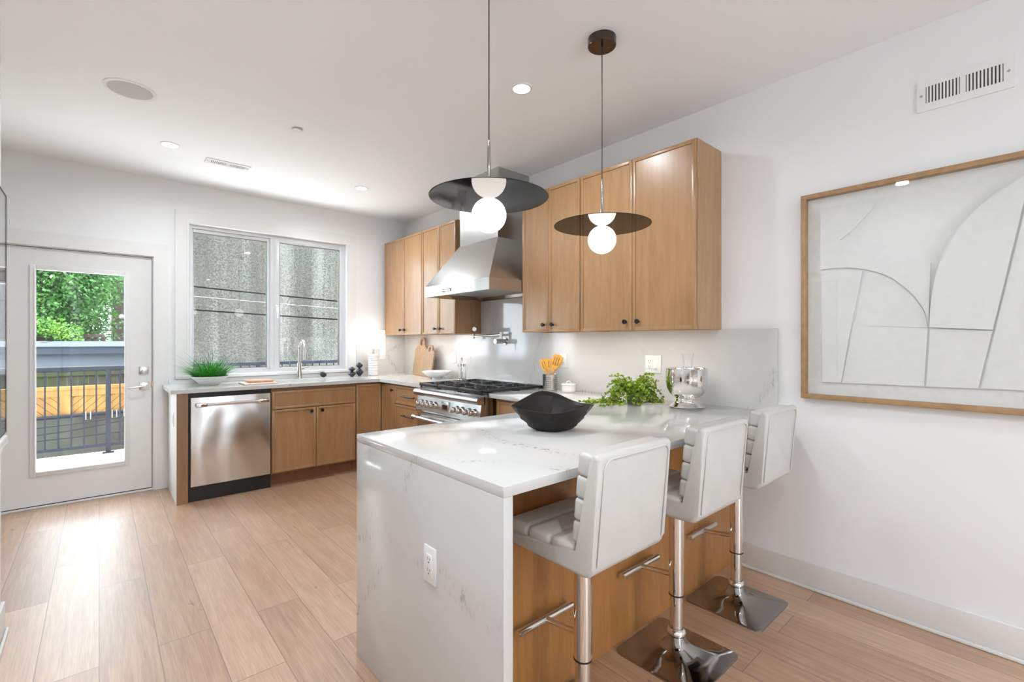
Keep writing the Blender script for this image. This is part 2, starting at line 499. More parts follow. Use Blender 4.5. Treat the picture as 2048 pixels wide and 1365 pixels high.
# ---- window 1
win = struct(thing('window_1', ((WX0 + WX1) / 2, YB + .06, WZ0), 'two pane white window above the sink', 'window'))
ya, yb = YB + .03, YB + .12
m = MB()      # lining of the opening and outer frame
m.box(WX0 + .001, WX0 + .022, YB + .013, yb, WZ0, WZ1 - .023).box(WX1 - .022, WX1 - .001, YB + .013, yb, WZ0, WZ1 - .023).box(WX0 + .001, WX1 - .001, YB + .013, yb, WZ1 - .022, WZ1 - .001)
b0, b1 = YB - .022, YB + .012          # raised inner bead round the opening
m.box(.5965, .614, b0, b1, WZ0, 2.380).box(2.073, 2.0905, b0, b1, WZ0, 2.380).box(.5965, 2.0905, b0, b1, 2.380, 2.399)
m.build('reveal', 'trim_paint', win, smooth=False)
m = MB(); m.box(WX0 - .085, WX1 + .085, YB - .030, yb, WZ0 - .026, WZ0 + .006, .004); m.build('sill', 'trim_paint', win)
m = MB()
m.box(WX0 + .022, WX1 - .022, ya, yb, WZ0 + .006, WZ0 + .032).box(WX0 + .022, WX1 - .022, ya, yb, WZ1 - .052, WZ1 - .022)
m.box(WX0 + .022, WX0 + .045, ya, yb, WZ0 + .032, WZ1 - .052).box(WX1 - .045, WX1 - .022, ya, yb, WZ0 + .032, WZ1 - .052)
m.box(1.305, 1.345, ya + .005, yb, WZ0 + .032, WZ1 - .052)
m.build('frame', 'vinyl_white', win, smooth=False)
def sash(x0, x1, gx0, gx1, gz0, gz1, z0, z1, y0_, y1_):
    m = MB()
    m.box(x0, gx0, y0_, y1_, z0, z1, .004).box(gx1, x1, y0_, y1_, z0, z1, .004).box(gx0, gx1, y0_, y1_, gz1, z1, .004).box(gx0, gx1, y0_, y1_, z0, gz0, .004)
    s_ = m.build('sash', 'vinyl_white', win)
    box(gx0 - .004, gx1 + .004, (y0_ + y1_) / 2 - .003, (y0_ + y1_) / 2 + .003, gz0 - .004, gz1 + .004).build('pane', 'pane_glass', s_, smooth=False)
    m = MB(); e = .004
    m.box(gx0, gx0 + e, y0_ + .004, y1_, gz0, gz1).box(gx1 - e, gx1, y0_ + .004, y1_, gz0, gz1).box(gx0, gx1, y0_ + .004, y1_, gz1 - e, gz1).box(gx0, gx1, y0_ + .004, y1_, gz0, gz0 + e)
    m.build('gasket', 'steel_dark', s_, smooth=False)
sash(.641, 1.312, .655, 1.278, 1.036, 2.314, WZ0 + .02, 2.350, YB + .052, YB + .086)
sash(1.338, 2.048, 1.392, 2.010, 1.033, 2.316, WZ0 + .016, 2.352, YB + .032, YB + .078)
m = MB(); m.box(1.352, 1.374, YB + .018, YB + .033, 1.60, 1.672, .004); m.tube([(1.363, YB + .02, 1.655), (1.363, YB - .008, 1.652), (1.363, YB - .012, 1.63), (1.363, YB - .010, 1.535)], [.008, .008, .009, .007], 10)
m.build('latch', 'white_plastic', win)

# ---- unseen window added behind the viewer as a source of fill daylight
fill_win = struct(thing('fill_window', (1.115, YR - .08, .55), 'unseen tall window added behind the viewer for fill daylight', 'window'))
m = MB()
for x0, x1 in ((.47, .52), (1.71, 1.76)): m.box(x0, x1, YR - .1, YR - .04, .55, 2.6)
m.box(.47, 1.76, YR - .1, YR - .04, .55, .60).box(.47, 1.76, YR - .1, YR - .04, 2.55, 2.6)
m.build('frame', 'vinyl_white', fill_win, smooth=False)

# ---- door 1
door = struct(thing('door_1', (-.11, YB + .05, 0), 'white exterior door with one tall glass pane', 'door'))
dy0, dy1 = YB + .020, YB + .064
SX0, SX1, SZ0, SZ1 = -.578, .346, .020, 2.031
GX0, GX1, GZ0, GZ1 = -.372, .163, .280, 1.862
m = MB()
m.box(SX0, GX0, dy0, dy1, SZ0, SZ1).box(GX1, SX1, dy0, dy1, SZ0, SZ1).box(GX0, GX1, dy0, dy1, GZ1, SZ1).box(GX0, GX1, dy0, dy1, SZ0, GZ0)
m.build('slab', 'trim_paint', door, smooth=False)
def ringframe(m, x0, x1, z0, z1, w, ya_, yb_, bev=.004):
    m.box(x0, x0 + w, ya_, yb_, z0, z1, bev).box(x1 - w, x1, ya_, yb_, z0, z1, bev).box(x0 + w, x1 - w, ya_, yb_, z1 - w, z1, bev).box(x0 + w, x1 - w, ya_, yb_, z0, z0 + w, bev)
m = MB(); ringframe(m, GX0 - .034, GX1 + .034, GZ0 - .034, GZ1 + .034, .036, dy0 - .010, dy0 + .002, .004)
ringframe(m, GX0 - .012, GX1 + .012, GZ0 - .012, GZ1 + .012, .014, dy0 - .014, dy0 + .012, .003)
m.build('lite_frame', 'trim_paint', door)
box(GX0 - .004, GX1 + .004, dy0 + .016, dy0 + .022, GZ0 - .004, GZ1 + .004).build('pane', 'pane_glass', door, smooth=False)
m = MB(); m.box(DX0, SX0 - .003, YB, YB + .12, 0, DZ1).box(SX1 + .004, DX1, YB, YB + .12, 0, DZ1).box(DX0, DX1, YB, YB + .12, SZ1 + .004, DZ1)
m.build('jamb', 'trim_paint', door, smooth=False)
m = MB(); m.box(SX0 - .002, SX1 + .003, dy1 + .004, dy1 + .012, .004, SZ1 + .004); mm = m
mm = MB(); mm.box(SX0 - .004, SX0, dy0 + .01, dy1, SZ0, SZ1).box(SX1, SX1 + .004, dy0 + .01, dy1, SZ0, SZ1).box(SX0, SX1, dy0 + .01, dy1, SZ1, SZ1 + .004).box(SX0, SX1, dy0 + .006, dy1, .012, SZ0)
mm.build('weather_seal', 'dark_slot', door, smooth=False); m.bm.free()
m = MB(); m.box(DX0, DX1, YB - .002, YB + .16, 0, .012, .003); m.build('threshold', 'trim_paint', door)
m = MB(); m.box(.260, .324, dy0 - .010, dy0, 1.018, 1.080, .002)
db = m.build('deadbolt', 'nickel', door)
MB().tube([(.275, dy0 - .022, 1.046), (.292, dy0 - .026, 1.050), (.312, dy0 - .022, 1.052)], [.004, .006, .004], 10).build('thumb_turn', 'chrome', db)
m = MB(); m.box(.260, .326, dy0 - .010, dy0, .880, .946, .002)
lv = m.build('lever_plate', 'nickel', door)
m = MB(); m.cyl((.292, dy0, .912), (.292, dy0 - .045, .912), .010); m.tube([(.298, dy0 - .046, .913), (.26, dy0 - .050, .910), (.186, dy0 - .050, .902)], [.008, .008, .006], 10)
m.build('lever', 'nickel', lv)
m = MB(); m.box(SX1 - .004, SX1 + .012, dy0 - .006, dy0 + .004, .89, .935, .002); m.build('strike', 'brass', door)

# ================================================================== CEILING AND WALL FITTINGS
LENS = {}
def downlight(x, y, label, energy=DOWN_W, group='recessed ceiling lights'):
    t = thing('recessed_light', (x, y, ZC), label, 'ceiling light', group)
    MB().lathe([(.062, 0), (.062, -.004), (.048, -.006), (.046, .0), (.046, .004)], (x, y, ZC)).build('trim_ring', 'white_plastic', t)
    MB().lathe([(0, -.003), (.047, -.003)], (x, y, ZC), 32).build('lens', 'led_lens', t)
    lamp('light', 'AREA', (x, y, ZC - .02), energy, t, (.86, .94, 1.0), .09, None, R(165))
downlight(1.798, 1.961, 'lit round recessed light over the peninsula between the pendant cords')
downlight(.388, 4.221, 'lit round recessed light above the glass door beside the ceiling register')
downlight(1.846, 4.235, 'lit round recessed light above the sink near the upper cabinets')
for x, y, l in ((.12, .85, 'unseen recessed light added to brighten the stone waterfall end'), (.39, 1.96, 'unseen recessed light over the walkway left of the peninsula'), (.39, -.3, 'unseen recessed light added just behind the viewer on the left'),
                (.39, -2.4, 'unseen recessed light added far behind the viewer on the left'), (1.9, -2.4, 'unseen recessed light added far behind the viewer on the right')):
    downlight(x, y, l)  # lights out of view, added to brighten the floor, walls and waterfall end
t = thing('ceiling_speaker', (.133, 3.447, ZC), 'round grey mesh speaker flush in the ceiling at upper left', 'speaker')
MB().lathe([(.122, 0), (.122, -.004), (.104, -.005), (.104, 0)], (.133, 3.447, ZC), 56).build('rim', 'white_plastic', t)
MB().lathe([(0, -.0035), (.104, -.0035)], (.133, 3.447, ZC), 56).build('grille', 'speaker_mesh', t)
t = thing('sprinkler_cover', (1.005, 3.345, ZC), 'small round white sprinkler cap on the ceiling', 'sprinkler cap')
MB().lathe([(.012, 0), (.012, -.010)], (1.005, 3.345, ZC), 24).build('neck', 'dark_slot', t)
MB().lathe([(.034, -.008), (.034, -.011), (0, -.013)], (1.005, 3.345, ZC), 32).build('cap', 'white_plastic', t)

def register(name, label, o, ux, uy, nrm, W_, H_, nb, slots_dark):
    """louvred register: o centre, ux across, uy up, nrm out of the surface"""
    o, ux, uy, nrm = map(Vector, (o, ux, uy, nrm))
    t = thing(name, tuple(o), label, 'air vent')
    M4 = Matrix((ux, uy, nrm)).transposed()
    def bx(m, a0, a1, b0, b1, c0, c1):
        k = len(m.bm.verts); m.box(a0, a1, b0, b1, c0, c1); m.bm.verts.ensure_lookup_table()
        for v in list(m.bm.verts)[k:]: v.co = o + M4 @ v.co
    hw, hh = W_ / 2, H_ / 2; iw, ih = hw * .80, hh * .52
    m = MB(); bx(m, -hw, hw, ih, hh, 0, .006); bx(m, -hw, hw, -hh, -ih, 0, .006); bx(m, -hw, -iw, -ih, ih, 0, .006); bx(m, iw, hw, -ih, ih, 0, .006); bx(m, -hw * .06, hw * .06, -ih, ih, 0, .006)
    m.build('plate', 'white_plastic', t, smooth=False)
    m = MB(); bx(m, -iw, iw, -ih, ih, .0005, .001); m.build('duct', 'vent_dark', t, smooth=False)
    pitch = (iw - hw * .06) / nb
    for sgn in (-1, 1):
        m = MB()
        for k in range(nb):
            a = sgn * (hw * .06 + pitch * (k + .5))
            bx(m, a - pitch * .28, a + pitch * .28, -ih, ih, .001, .0055)
        m.build('louvre', 'white_plastic', t, smooth=False)
    for sgn in (-1, 1):
        c = o + ux * (sgn * hw * .90); MB().cyl(c, c + nrm * .008, .005, seg=12).build('screw', 'nickel', t)
register('wall_vent', 'white louvred air vent high on the wall above the framed art', (XR, .235, 2.415), (0, -1, 0), (0, 0, 1), (-1, 0, 0), .304, .144, 10, 1)
register('ceiling_vent', 'white louvred air register in the ceiling near the window', (.783, 4.375, ZC), (1, 0, 0), (0, 1, 0), (0, 0, -1), .31, .118, 10, 1)

def outlet(name, label, o, ux, nrm, gang=('duplex',), s=1.0, cat='outlet'):
    o, ux, nrm = map(Vector, (o, ux, nrm)); uy = Vector((0, 0, 1))
    t = thing(name, tuple(o), label, cat)
    M4 = Matrix((ux, uy, nrm)).transposed()
    def place(m, fn):
        k = len(m.bm.verts); fn(m); m.bm.verts.ensure_lookup_table()
        for v in list(m.bm.verts)[k:]: v.co = o + M4 @ v.co
        return m
    n = len(gang); hw = (.036 + .023 * (n - 1)) * s; hh = .059 * s
    place(MB(), lambda m: m.box(-hw, hw, -hh, hh, 0, .006, .002)).build('wall_plate', 'white_plastic', t)
    for i, g in enumerate(gang):
        cx = (i - (n - 1) / 2) * .046 * s
        f = place(MB(), lambda m: m.box(cx - .0165 * s, cx + .0165 * s, -.034 * s, .034 * s, .005, .0085, .001)).build('rocker' if g == 'rocker' else 'receptacle', 'white_plastic', t)
        if g == 'duplex':
            m = MB()
            for cz in (.018, -.018):
                place(m, lambda m: (m.box(cx - .008, cx - .0055, cz - .002, cz + .008, .0085, .0088), m.box(cx + .0055, cx + .008, cz - .001, cz + .008, .0085, .0088), m.box(cx - .0025, cx + .0025, cz - .011, cz - .006, .0085, .0088)))
            m.build('slots', 'vent_dark', f, smooth=False)
        else:
            place(MB(), lambda m: m.box(cx - .012, cx + .012, -.028, .0, .0085, .0115, .001)).build('paddle', 'white_plastic', f)
    return t
SPL = .02
outlet('wall_outlet', 'white double gang plate with outlet and switch on the backsplash above the plant', (XR - SPL, 1.737, 1.148), (0, -1, 0), (-1, 0, 0), ('duplex', 'rocker'))
outlet('wall_outlet', 'white outlet plate on the backsplash beside the chopping boards', (XR - SPL, 4.085, 1.135), (0, -1, 0), (-1, 0, 0))
outlet('wall_outlet', 'white outlet plate on the backsplash behind the wooden utensils', (XR - SPL, 2.545, 1.145), (0, -1, 0), (-1, 0, 0))
outlet('light_switch', 'white switch plate on the backsplash right of the table lamp', (2.50, YB - SPL, 1.15), (1, 0, 0), (0, -1, 0), ('rocker',), 1.0, 'switch')
outlet('wall_outlet', 'white outlet plate low on the stone waterfall end', (.805, 1.311, .580), (0, -1, 0), (-1, 0, 0))
outlet('wall_outlet', 'white outlet box on the white end panel beside the dishwasher', (.459, 4.74, .66), (0, -1, 0), (-1, 0, 0), ('rocker',))
t = thing('key', (.417, YB, 1.613), 'small brass key hanging on the wall between door and window', 'key')
MB().lathe([(.004, -.012), (.009, -.008), (.009, -.004), (.004, 0)], (.417, YB, 1.628), 16, 'y').build('bow', 'brass', t)
MB().box(.4145, .4195, YB - .006, YB - .003, 1.585, 1.622).build('blade', 'brass', t)

# ================================================================== COUNTERS
CZ0, CZ1 = .885, .915
SKX0, SKX1, SKY0, SKY1 = 1.20, 1.78, 4.64, 5.00     # sink cut out
m = MB()
yf = 4.505; xf = 2.155; yr = YB; xw = XR
m.box(.418, SKX0, yf, yr, CZ0, CZ1).box(SKX1, xw, yf, yr, CZ0, CZ1).box(SKX0, SKX1, yf, SKY0, CZ0, CZ1).box(SKX0, SKX1, SKY1, yr, CZ0, CZ1)
m.box(xf, xw, 3.632, yf, CZ0, CZ1)
wt = m.build('countertop', 'quartz', smooth=False)
tag(wt, 'white quartz worktop running under the window and round the corner to the range', 'countertop')
sk = thing('sink', ((SKX0 + SKX1) / 2, (SKY0 + SKY1) / 2, .68), 'white undermount sink set in the worktop below the window', 'sink')
m = MB(); e = .012
m.box(SKX0 - e, SKX0, SKY0 - e, SKY1 + e, .68, CZ0).box(SKX1, SKX1 + e, SKY0 - e, SKY1 + e, .68, CZ0).box(SKX0, SKX1, SKY0 - e, SKY0, .68, CZ0).box(SKX0, SKX1, SKY1, SKY1 + e, .68, CZ0).box(SKX0 - e, SKX1 + e, SKY0 - e, SKY1 + e, .668, .68)
m.build('basin', 'ceramic_white', sk, smooth=False)
MB().lathe([(.0, .004), (.04, .004), (.045, 0)], (1.49, 4.82, .68), 24).build('drain', 'nickel', sk)
# low upstand behind the sink and full height splash panels
tag(box(.463, 2.1805, YB - CT - .002, YB, .915, .955, .001).build('upstand', 'quartz', smooth=False), 'low white stone upstand under the window sill', 'backsplash')
tag(box(2.181, XR - SPL, YB - SPL, YB, .915, 1.372).build('backsplash', 'quartz', smooth=False), 'white stone splash panel behind the table lamp', 'backsplash')
m = MB(); m.box(XR - SPL, XR, .972, YB, .915, 1.372)
tag(m.build('backsplash', 'quartz', smooth=False), 'long veined white stone splash panel behind range and peninsula', 'backsplash')
tag(box(XR - SPL, XR - .0005, 2.722, 3.632, 1.3725, 1.686).build('backsplash', 'quartz', smooth=False), 'upper white stone splash panel under the range hood', 'backsplash')
# peninsula
PX0, PY0, PY1 = .805, .948, 1.895
pen = thing('peninsula_countertop', (1.8, 1.42, .0), 'white quartz peninsula top with a waterfall end', 'countertop')
m = MB(); m.box(PX0, XR - .001, PY0, PY1, CZ0, CZ1, .0015).box(xf, XR - SPL, PY1 - .002, 2.705, CZ0, CZ1, .0015)
m.build('worktop', 'quartz', pen)
MB().box(PX0, .838, PY0, PY1, 0, CZ0, .0015).build('waterfall_panel', 'quartz', pen)

# ================================================================== CABINETS
def shaker(face, a0, a1, z0, z1, c, out, bw_=.022, th=.020):
    """slim shaker front. face 'y': spans x a0..a1 with front at y=c looking -y ; 'x': spans y, front at x=c looking -x"""
    m = MB(); rec = .006
    def bx(p0, p1, q0, q1, d0, d1, bev=0):
        if face == 'y': m.box(p0, p1, c + d0, c + d1, q0, q1, bev)
        else: m.box(c + d0, c + d1, p0, p1, q0, q1, bev)
    bx(a0, a0 + bw_, z0, z1, 0, th, .0015); bx(a1 - bw_, a1, z0, z1, 0, th, .0015)
    bx(a0 + bw_, a1 - bw_, z1 - bw_, z1, 0, th, .0015); bx(a0 + bw_, a1 - bw_, z0, z0 + bw_, 0, th, .0015)
    bx(a0 + bw_, a1 - bw_, z0 + bw_, z1 - bw_, rec, th)
    return m
def knob_mesh(face, a, z, c):
    m = MB(); prof = [(0, -.026), (.012, -.026), (.0145, -.023), (.0145, -.016), (.006, -.012), (.006, -.004), (.009, 0)]
    if face == 'y': m.lathe(prof, (a, c, z), 24, 'y')
    else: m.lathe(prof, (c, a, z), 24, 'x')
    return m
def bar_mesh(face, a0, a1, z, c):
    m = MB()
    if face == 'x':
        m.tube([(c - .030, a0, z), (c - .030, a1, z)], .006, 10)
        for a in (a0 + .02, a1 - .02): m.cyl((c, a, z), (c - .030, a, z), .005, seg=10)
    return m
def front(parent, face, a0, a1, z0, z1, c, name='door', knob=None, pull=None):
    g = .0015
    d = shaker(face, a0 + g, a1 - g, z0 + g, z1 - g, c, -1).build(name, 'maple', parent)
    if knob: knob_mesh(face, knob[0], knob[1], c).build('knob', 'black_metal', d)
    if pull: bar_mesh(face, pull[0], pull[1], pull[2], c).build('handle', 'black_metal', d)
    return d
YF, XF = 4.53, 2.19                    # door front planes of the two base runs
# end panel by the dishwasher
t = thing('end_panel', (.496, 4.8, 0), 'wood fronted white end panel between door casing and dishwasher', 'cabinet panel')
box(.459, .533, YF, YF + .02, 0, CZ0).build('stile', 'toe_wood' if 0 else 'maple_edge', t, smooth=False)
box(.459, .470, YF + .02, YB - .021, 0, CZ0).build('side', 'trim_paint', t, smooth=False)
# sink base
t = thing('base_cabinet', (1.53, 4.85, 0), 'brown wood sink base cabinet with two doors right of the dishwasher', 'cabinet')
m = MB(); m.box(1.148, 1.160, YF + .021, YB - .022, .11, CZ0).box(1.905, 1.917, YF + .021, YB - .022, .11, CZ0).box(1.160, 1.905, YB - .04, YB - .022, .11, CZ0).box(1.160, 1.905, YF + .021, YB - .04, .11, .125).box(1.160, 1.905, YF + .021, YF + .04, .66, .70).box(1.160, 1.905, YF + .021, YF + .04, .84, CZ0)
m.build('carcass', 'maple_edge', t, smooth=False)
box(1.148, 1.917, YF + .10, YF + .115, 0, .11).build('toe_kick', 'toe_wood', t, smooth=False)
front(t, 'y', 1.150, 1.915, .690, .852, YF, 'false_front')
front(t, 'y', 1.150, 1.532, .125, .686, YF, 'door', (1.488, .650))
front(t, 'y', 1.533, 1.915, .125, .686, YF, 'door', (1.585, .650))
# blind corner
t = thing('corner_cabinet', (2.06, 4.85, 0), 'brown wood blind corner cabinet front right of the sink base', 'cabinet')
box(1.920, XR - SPL - .02, YF + .021, YB - .022, .11, CZ0).build('carcass', 'maple_edge', t, smooth=False)
box(1.920, XF + .1, YF + .10, YF + .115, 0, .11).build('toe_kick', 'toe_wood', t, smooth=False)
front(t, 'y', 1.922, XF - .002, .125, .866, YF, 'panel')
# narrow door on right run
t = thing('base_cabinet', (2.5, 4.38, 0), 'narrow wood base cabinet in the corner with one black knob', 'cabinet')
box(XF + .021, XR - SPL - .02, 4.240, YF + .0205, .11, CZ0).build('carcass', 'maple_edge', t, smooth=False)
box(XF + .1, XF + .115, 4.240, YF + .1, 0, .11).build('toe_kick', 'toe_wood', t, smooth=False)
front(t, 'x', 4.242, YF + .0, .125, .866, XF, 'door', (4.285, .815))
# drawer bank
t = thing('drawer_cabinet', (2.5, 3.93, 0), 'wood drawer cabinet with black bar pulls left of the range', 'cabinet')
box(XF + .021, XR - SPL - .02, 3.635, 4.238, .11, CZ0).build('carcass', 'maple_edge', t, smooth=False)
box(XF + .1, XF + .115, 3.635, 4.238, 0, .11).build('toe_kick', 'toe_wood', t, smooth=False)
for z0, z1, zp in ((.690, .866, .775), (.410, .686, .590), (.125, .406, .31)):
    front(t, 'x', 3.640, 4.236, z0, z1, XF, 'drawer', None, (3.83, 4.06, zp))
# base by range, right side
t = thing('base_cabinet', (2.5, 2.30, 0), 'wood base cabinet between the range and the peninsula', 'cabinet')
box(XF + .021, XR - SPL - .02, 1.90, 2.69, .11, CZ0).build('carcass', 'maple_edge', t, smooth=False)
box(XF + .1, XF + .115, 1.90, 2.69, 0, .11).build('toe_kick', 'toe_wood', t, smooth=False)
front(t, 'x', 1.92, 2.655, .690, .866, XF, 'drawer', None, (2.18, 2.40, .775))
front(t, 'x', 1.92, 2.655, .125, .686, XF, 'door', (2.60, .64))
# peninsula base
t = thing('peninsula_cabinet', (1.8, 1.54, 0), 'brown wood cabinet back under the stone peninsula behind the stools', 'cabinet')
box(.840, 2.155, 1.225, 1.80, .11, CZ0).build('carcass', 'maple_edge', t, smooth=False)
box(.840, XR - .03, 1.213, 1.225, 0, CZ0).build('back_panel', 'peninsula_wood', t, smooth=False)
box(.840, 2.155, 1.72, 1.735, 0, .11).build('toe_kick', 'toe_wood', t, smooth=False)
for a0, a1 in ((.845, 1.28), (1.282, 1.715), (1.717, 2.15)):
    d = MB(); d.box(a0, a1, 1.80, 1.82, .125, .866, .0015); d.build('door', 'maple', t)

# upper cabinets
UX, UZ0, UZ1 = 2.495, 1.368, 2.438
def strip_light(t, y0_, y1_):
    x = 2.552; yc = (y0_ + y1_) / 2; ln = (y1_ - y0_) * .86
    p = box(x - .014, x + .014, yc - ln / 2, yc + ln / 2, UZ0 + .028, UZ0 + .036, .001).build('strip_light', 'nickel', t)
    box(x - .010, x + .010, yc - ln / 2 + .005, yc + ln / 2 - .005, UZ0 + .027, UZ0 + .0285).build('lens', 'puck_lens', p, smooth=False)
    o = lamp('light', 'AREA', (x, yc, UZ0 + .022), PUCK_W * ln, t, (1, .93, .84), .05, None, R(170))
    o.data.shape = 'RECTANGLE'; o.data.size = .02; o.data.size_y = ln
def upper(y0_, y1_, ymid, label):
    t = thing('wall_cabinet', (2.66, (y0_ + y1_) / 2, UZ0), label, 'cabinet', 'wood wall cabinets')
    m = MB(); m.box(UX + .021, XR - .0005, y0_ + .014, y1_ - .014, UZ0 + .036, UZ1 + .006)
    m.box(UX + .021, XR - .0005, y0_, y0_ + .014, UZ0 + .004, UZ1 + .006).box(UX + .021, XR - .0005, y1_ - .014, y1_, UZ0 + .004, UZ1 + .006).box(UX + .021, UX + .036, y0_ + .014, y1_ - .014, UZ0 + .002, UZ0 + .036)
    m.build('carcass', 'maple', t, smooth=False)
    for a0, a1, k in ((y0_, ymid, ymid - .046), (ymid, y1_, ymid + .046)):
        front(t, 'x', a0, a1, UZ0, UZ1, UX, 'door', (k, 1.424))
    strip_light(t, y0_, y1_)
    return t
upper(4.246, 5.084, 4.641, 'wall cabinet in the far corner above the table lamp and worktop')
upper(3.640, 4.242, 3.934, 'wall cabinet directly left of the steel range hood')
upper(2.126, 2.712, 2.427, 'wall cabinet directly right of the steel range hood')
upper(1.287, 2.122, 1.702, 'wall cabinet at the near end of the row above the peninsula')

# ================================================================== APPLIANCES
# dishwasher
t = thing('dishwasher', (.842, 4.85, 0), 'stainless steel dishwasher under the worktop left of the sink', 'dishwasher')
box(.538, 1.146, YF + .03, YB - .03, .0, CZ0 - .002).build('tub', 'black_plastic', t, smooth=False)
box(.549, 1.138, YF - .004, YF + .03, .125, .845, .004, 3).build('door_panel', 'steel_door', t)
box(.540, 1.144, YF + .06, YF + .07, 0, .12).build('kick_plate', 'black_plastic', t, smooth=False)
m = MB()
hz = .786
m.tube([(.590, YF - .052, hz), (1.105, YF - .052, hz)], .0125, 16)
h = m.build('handle', 'chrome', t)
for a0, a1 in ((.578, .655), (1.035, 1.112)):
    m = MB(); m.box(a0, a1, YF - .070, YF - .034, hz - .017, hz + .017, .004)
    m.box((a0 if a0 < .8 else a1 - .03), (a0 + .03 if a0 < .8 else a1), YF - .05, YF - .003, hz - .012, hz + .012, .003)
    m.build('handle_mount', 'chrome', h)
for x in (.60, 1.085): MB().cyl((x, YF + .06, .05), (x, YF + .057, .05), .006, seg=12).build('screw', 'nickel', t)

# range
RY0, RY1 = 2.712, 3.628
RYC = (RY0 + RY1) / 2
t = thing('range', (2.42, RYC, 0), 'stainless steel gas range with six burners under the hood', 'range')
box(2.115, XR - .025, RY0, RY1, .10, .893).build('body', 'steel', t, smooth=False)
for x in (2.18, 2.70):
    for y in (RY0 + .06, RY1 - .06): MB().cyl((x, y, 0), (x, y, .10), .02).build('foot', 'black_metal', t)
bn = [(2.125, .890), (2.125, .835)] + [(2.075 - .027 * math.sin(R(a)) , .8625 - .0275 * math.cos(R(a))) for a in range(0, 181, 15)]
MB().prism(bn, 'y', RY0, RY1).build('bullnose', 'steel', t)
MB().prism([(2.092, .832), (2.118, .832), (2.118, .700), (2.075, .700), (2.072, .712)], 'y', RY0 + .004, RY1 - .004).build('control_panel', 'steel', t, smooth=False)
box(2.084, 2.115, RY0 + .01, RY1 - .01, .14, .690, .003).build('oven_door', 'steel', t)
box(2.090, 2.115, RY0 + .005, RY1 - .005, .10, .135).build('kick_plate', 'steel_dark', t, smooth=False)
def kx(z): return 2.092 - (.832 - z) / .12 * .020
for y in (3.535, 3.465, 3.395, 3.325, 3.01, 2.94, 2.855, 2.785):
    z = .772; x = kx(z)
    k = MB().lathe([(0, -.014), (.024, -.014), (.027, -.008), (.029, 0)], (x, y, z), 28, 'x').build('burner_knob', 'chrome', t)
    m = MB(); m.lathe([(0, -.05), (.0155, -.05), (.0175, -.047), (.0175, -.014)], (x, y, z), 24, 'x'); m.box(x - .058, x - .012, y - .007, y + .007, z - .021, z + .021, .003)
    m.build('grip', 'chrome', k)
z = .772; x = kx(z)
d = box(x - .005, x + .012, 3.175 - .052, 3.175 + .052, z - .044, z + .044, .002).build('display_bezel', 'steel', t)
box(x - .0065, x - .0045, 3.175 - .032, 3.175 + .032, z - .018, z + .018).build('screen', 'display', d, smooth=False)
m = MB(); m.tube([(2.020, RY0 + .05, .655), (2.020, RY1 - .05, .655)], .0145, 16)
h = m.build('oven_handle', 'chrome', t)
for y in (RY0 + .075, RY1 - .075):
    m = MB(); m.cyl((2.086, y, .655), (2.030, y, .655), .011); m.cyl((2.020, y - .03, .655), (2.020, y + .03, .655), .019); m.build('handle_mount', 'chrome', h)
box(2.110, XR - .045, RY0 + .004, RY1 - .004, .888, .902, .002).build('cooktop', 'steel_dark', t)
box(XR - .075, XR - .022, RY0, RY1, .893, .938, .002).build('back_trim', 'steel', t)
gw = (RY1 - RY0 - .03) / 3
for i in range(3):
    a0 = RY0 + .015 + i * gw + .004; a1 = a0 + gw - .008; x0, x1 = 2.105, 2.725; zt, zb = .940, .921
    m = MB()
    for y in (a0, a1 - .014): m.box(x0, x1, y, y + .014, zb, zt, .002)
    for x in (x0, x1 - .014, (x0 + x1) / 2 - .007): m.box(x, x + .014, a0, a1, zb, zt, .002)
    yc = (a0 + a1) / 2
    for xc in (x0 + .165, x1 - .165):
        for k in range(8):
            an = k * math.pi / 4 + .2; rr = .135 if k % 2 else .125
            p0 = Vector((xc + .045 * math.cos(an), yc + .045 * math.sin(an), zt - .006)); p1 = Vector((xc + rr * math.cos(an), yc + rr * math.sin(an), zt - .006))
            m.tube([p0, p1], .006, 6)
        m.tube([(xc + .095 * math.cos(a * math.pi / 16), yc + .095 * math.sin(a * math.pi / 16), zt - .003) for a in range(32)], .006, 6, closed=True)
    for x in (x0 + .01, x1 - .01):
        for y in (a0 + .01, a1 - .01): m.cyl((x, y, .900), (x, y, zb + .004), .008, seg=10)
    m.box(x0 - .010, x0 + .012, a0, a1, .914, .942, .006)
    m.build('grate', 'cast_iron', t)
    for xc in (x0 + .165, x1 - .165):
        MB().lathe([(.048, 0), (.048, .010), (.036, .013), (.036, .018), (0, .020)], (xc, yc, .901), 24).build('burner', 'black_metal', t)

# hood
t = thing('range_hood', (2.5, 3.17, 1.685), 'stainless steel chimney range hood between the wall cabinets', 'range hood')
HX, HY0, HY1, HZ0, HZ1 = 2.165, 2.716, 3.627, 1.688, 1.778
TX, TY0, TY1, TZ = 2.455, 2.965, 3.505, 2.160
th = .012
m = MB()
m.box(HX, HX + th, HY0, HY1, HZ0, HZ1).box(XR - th, XR - .001, HY0, HY1, HZ0, HZ1).box(HX + th, XR - th, HY0, HY0 + th, HZ0, HZ1).box(HX + th, XR - th, HY1 - th, HY1, HZ0, HZ1)
m.build('skirt', 'steel', t, smooth=False)
m = MB()
lo = [(HX, HY0, HZ1), (XR - .001, HY0, HZ1), (XR - .001, HY1, HZ1), (HX, HY1, HZ1)]; hi_ = [(TX, TY0, TZ), (XR - .001, TY0, TZ), (XR - .001, TY1, TZ), (TX, TY1, TZ)]
m._add(lo + hi_, [(0, 1, 5, 4), (1, 2, 6, 5), (2, 3, 7, 6), (3, 0, 4, 7), (4, 5, 6, 7), (3, 2, 1, 0)])
m.build('canopy', 'steel', t, smooth=False)
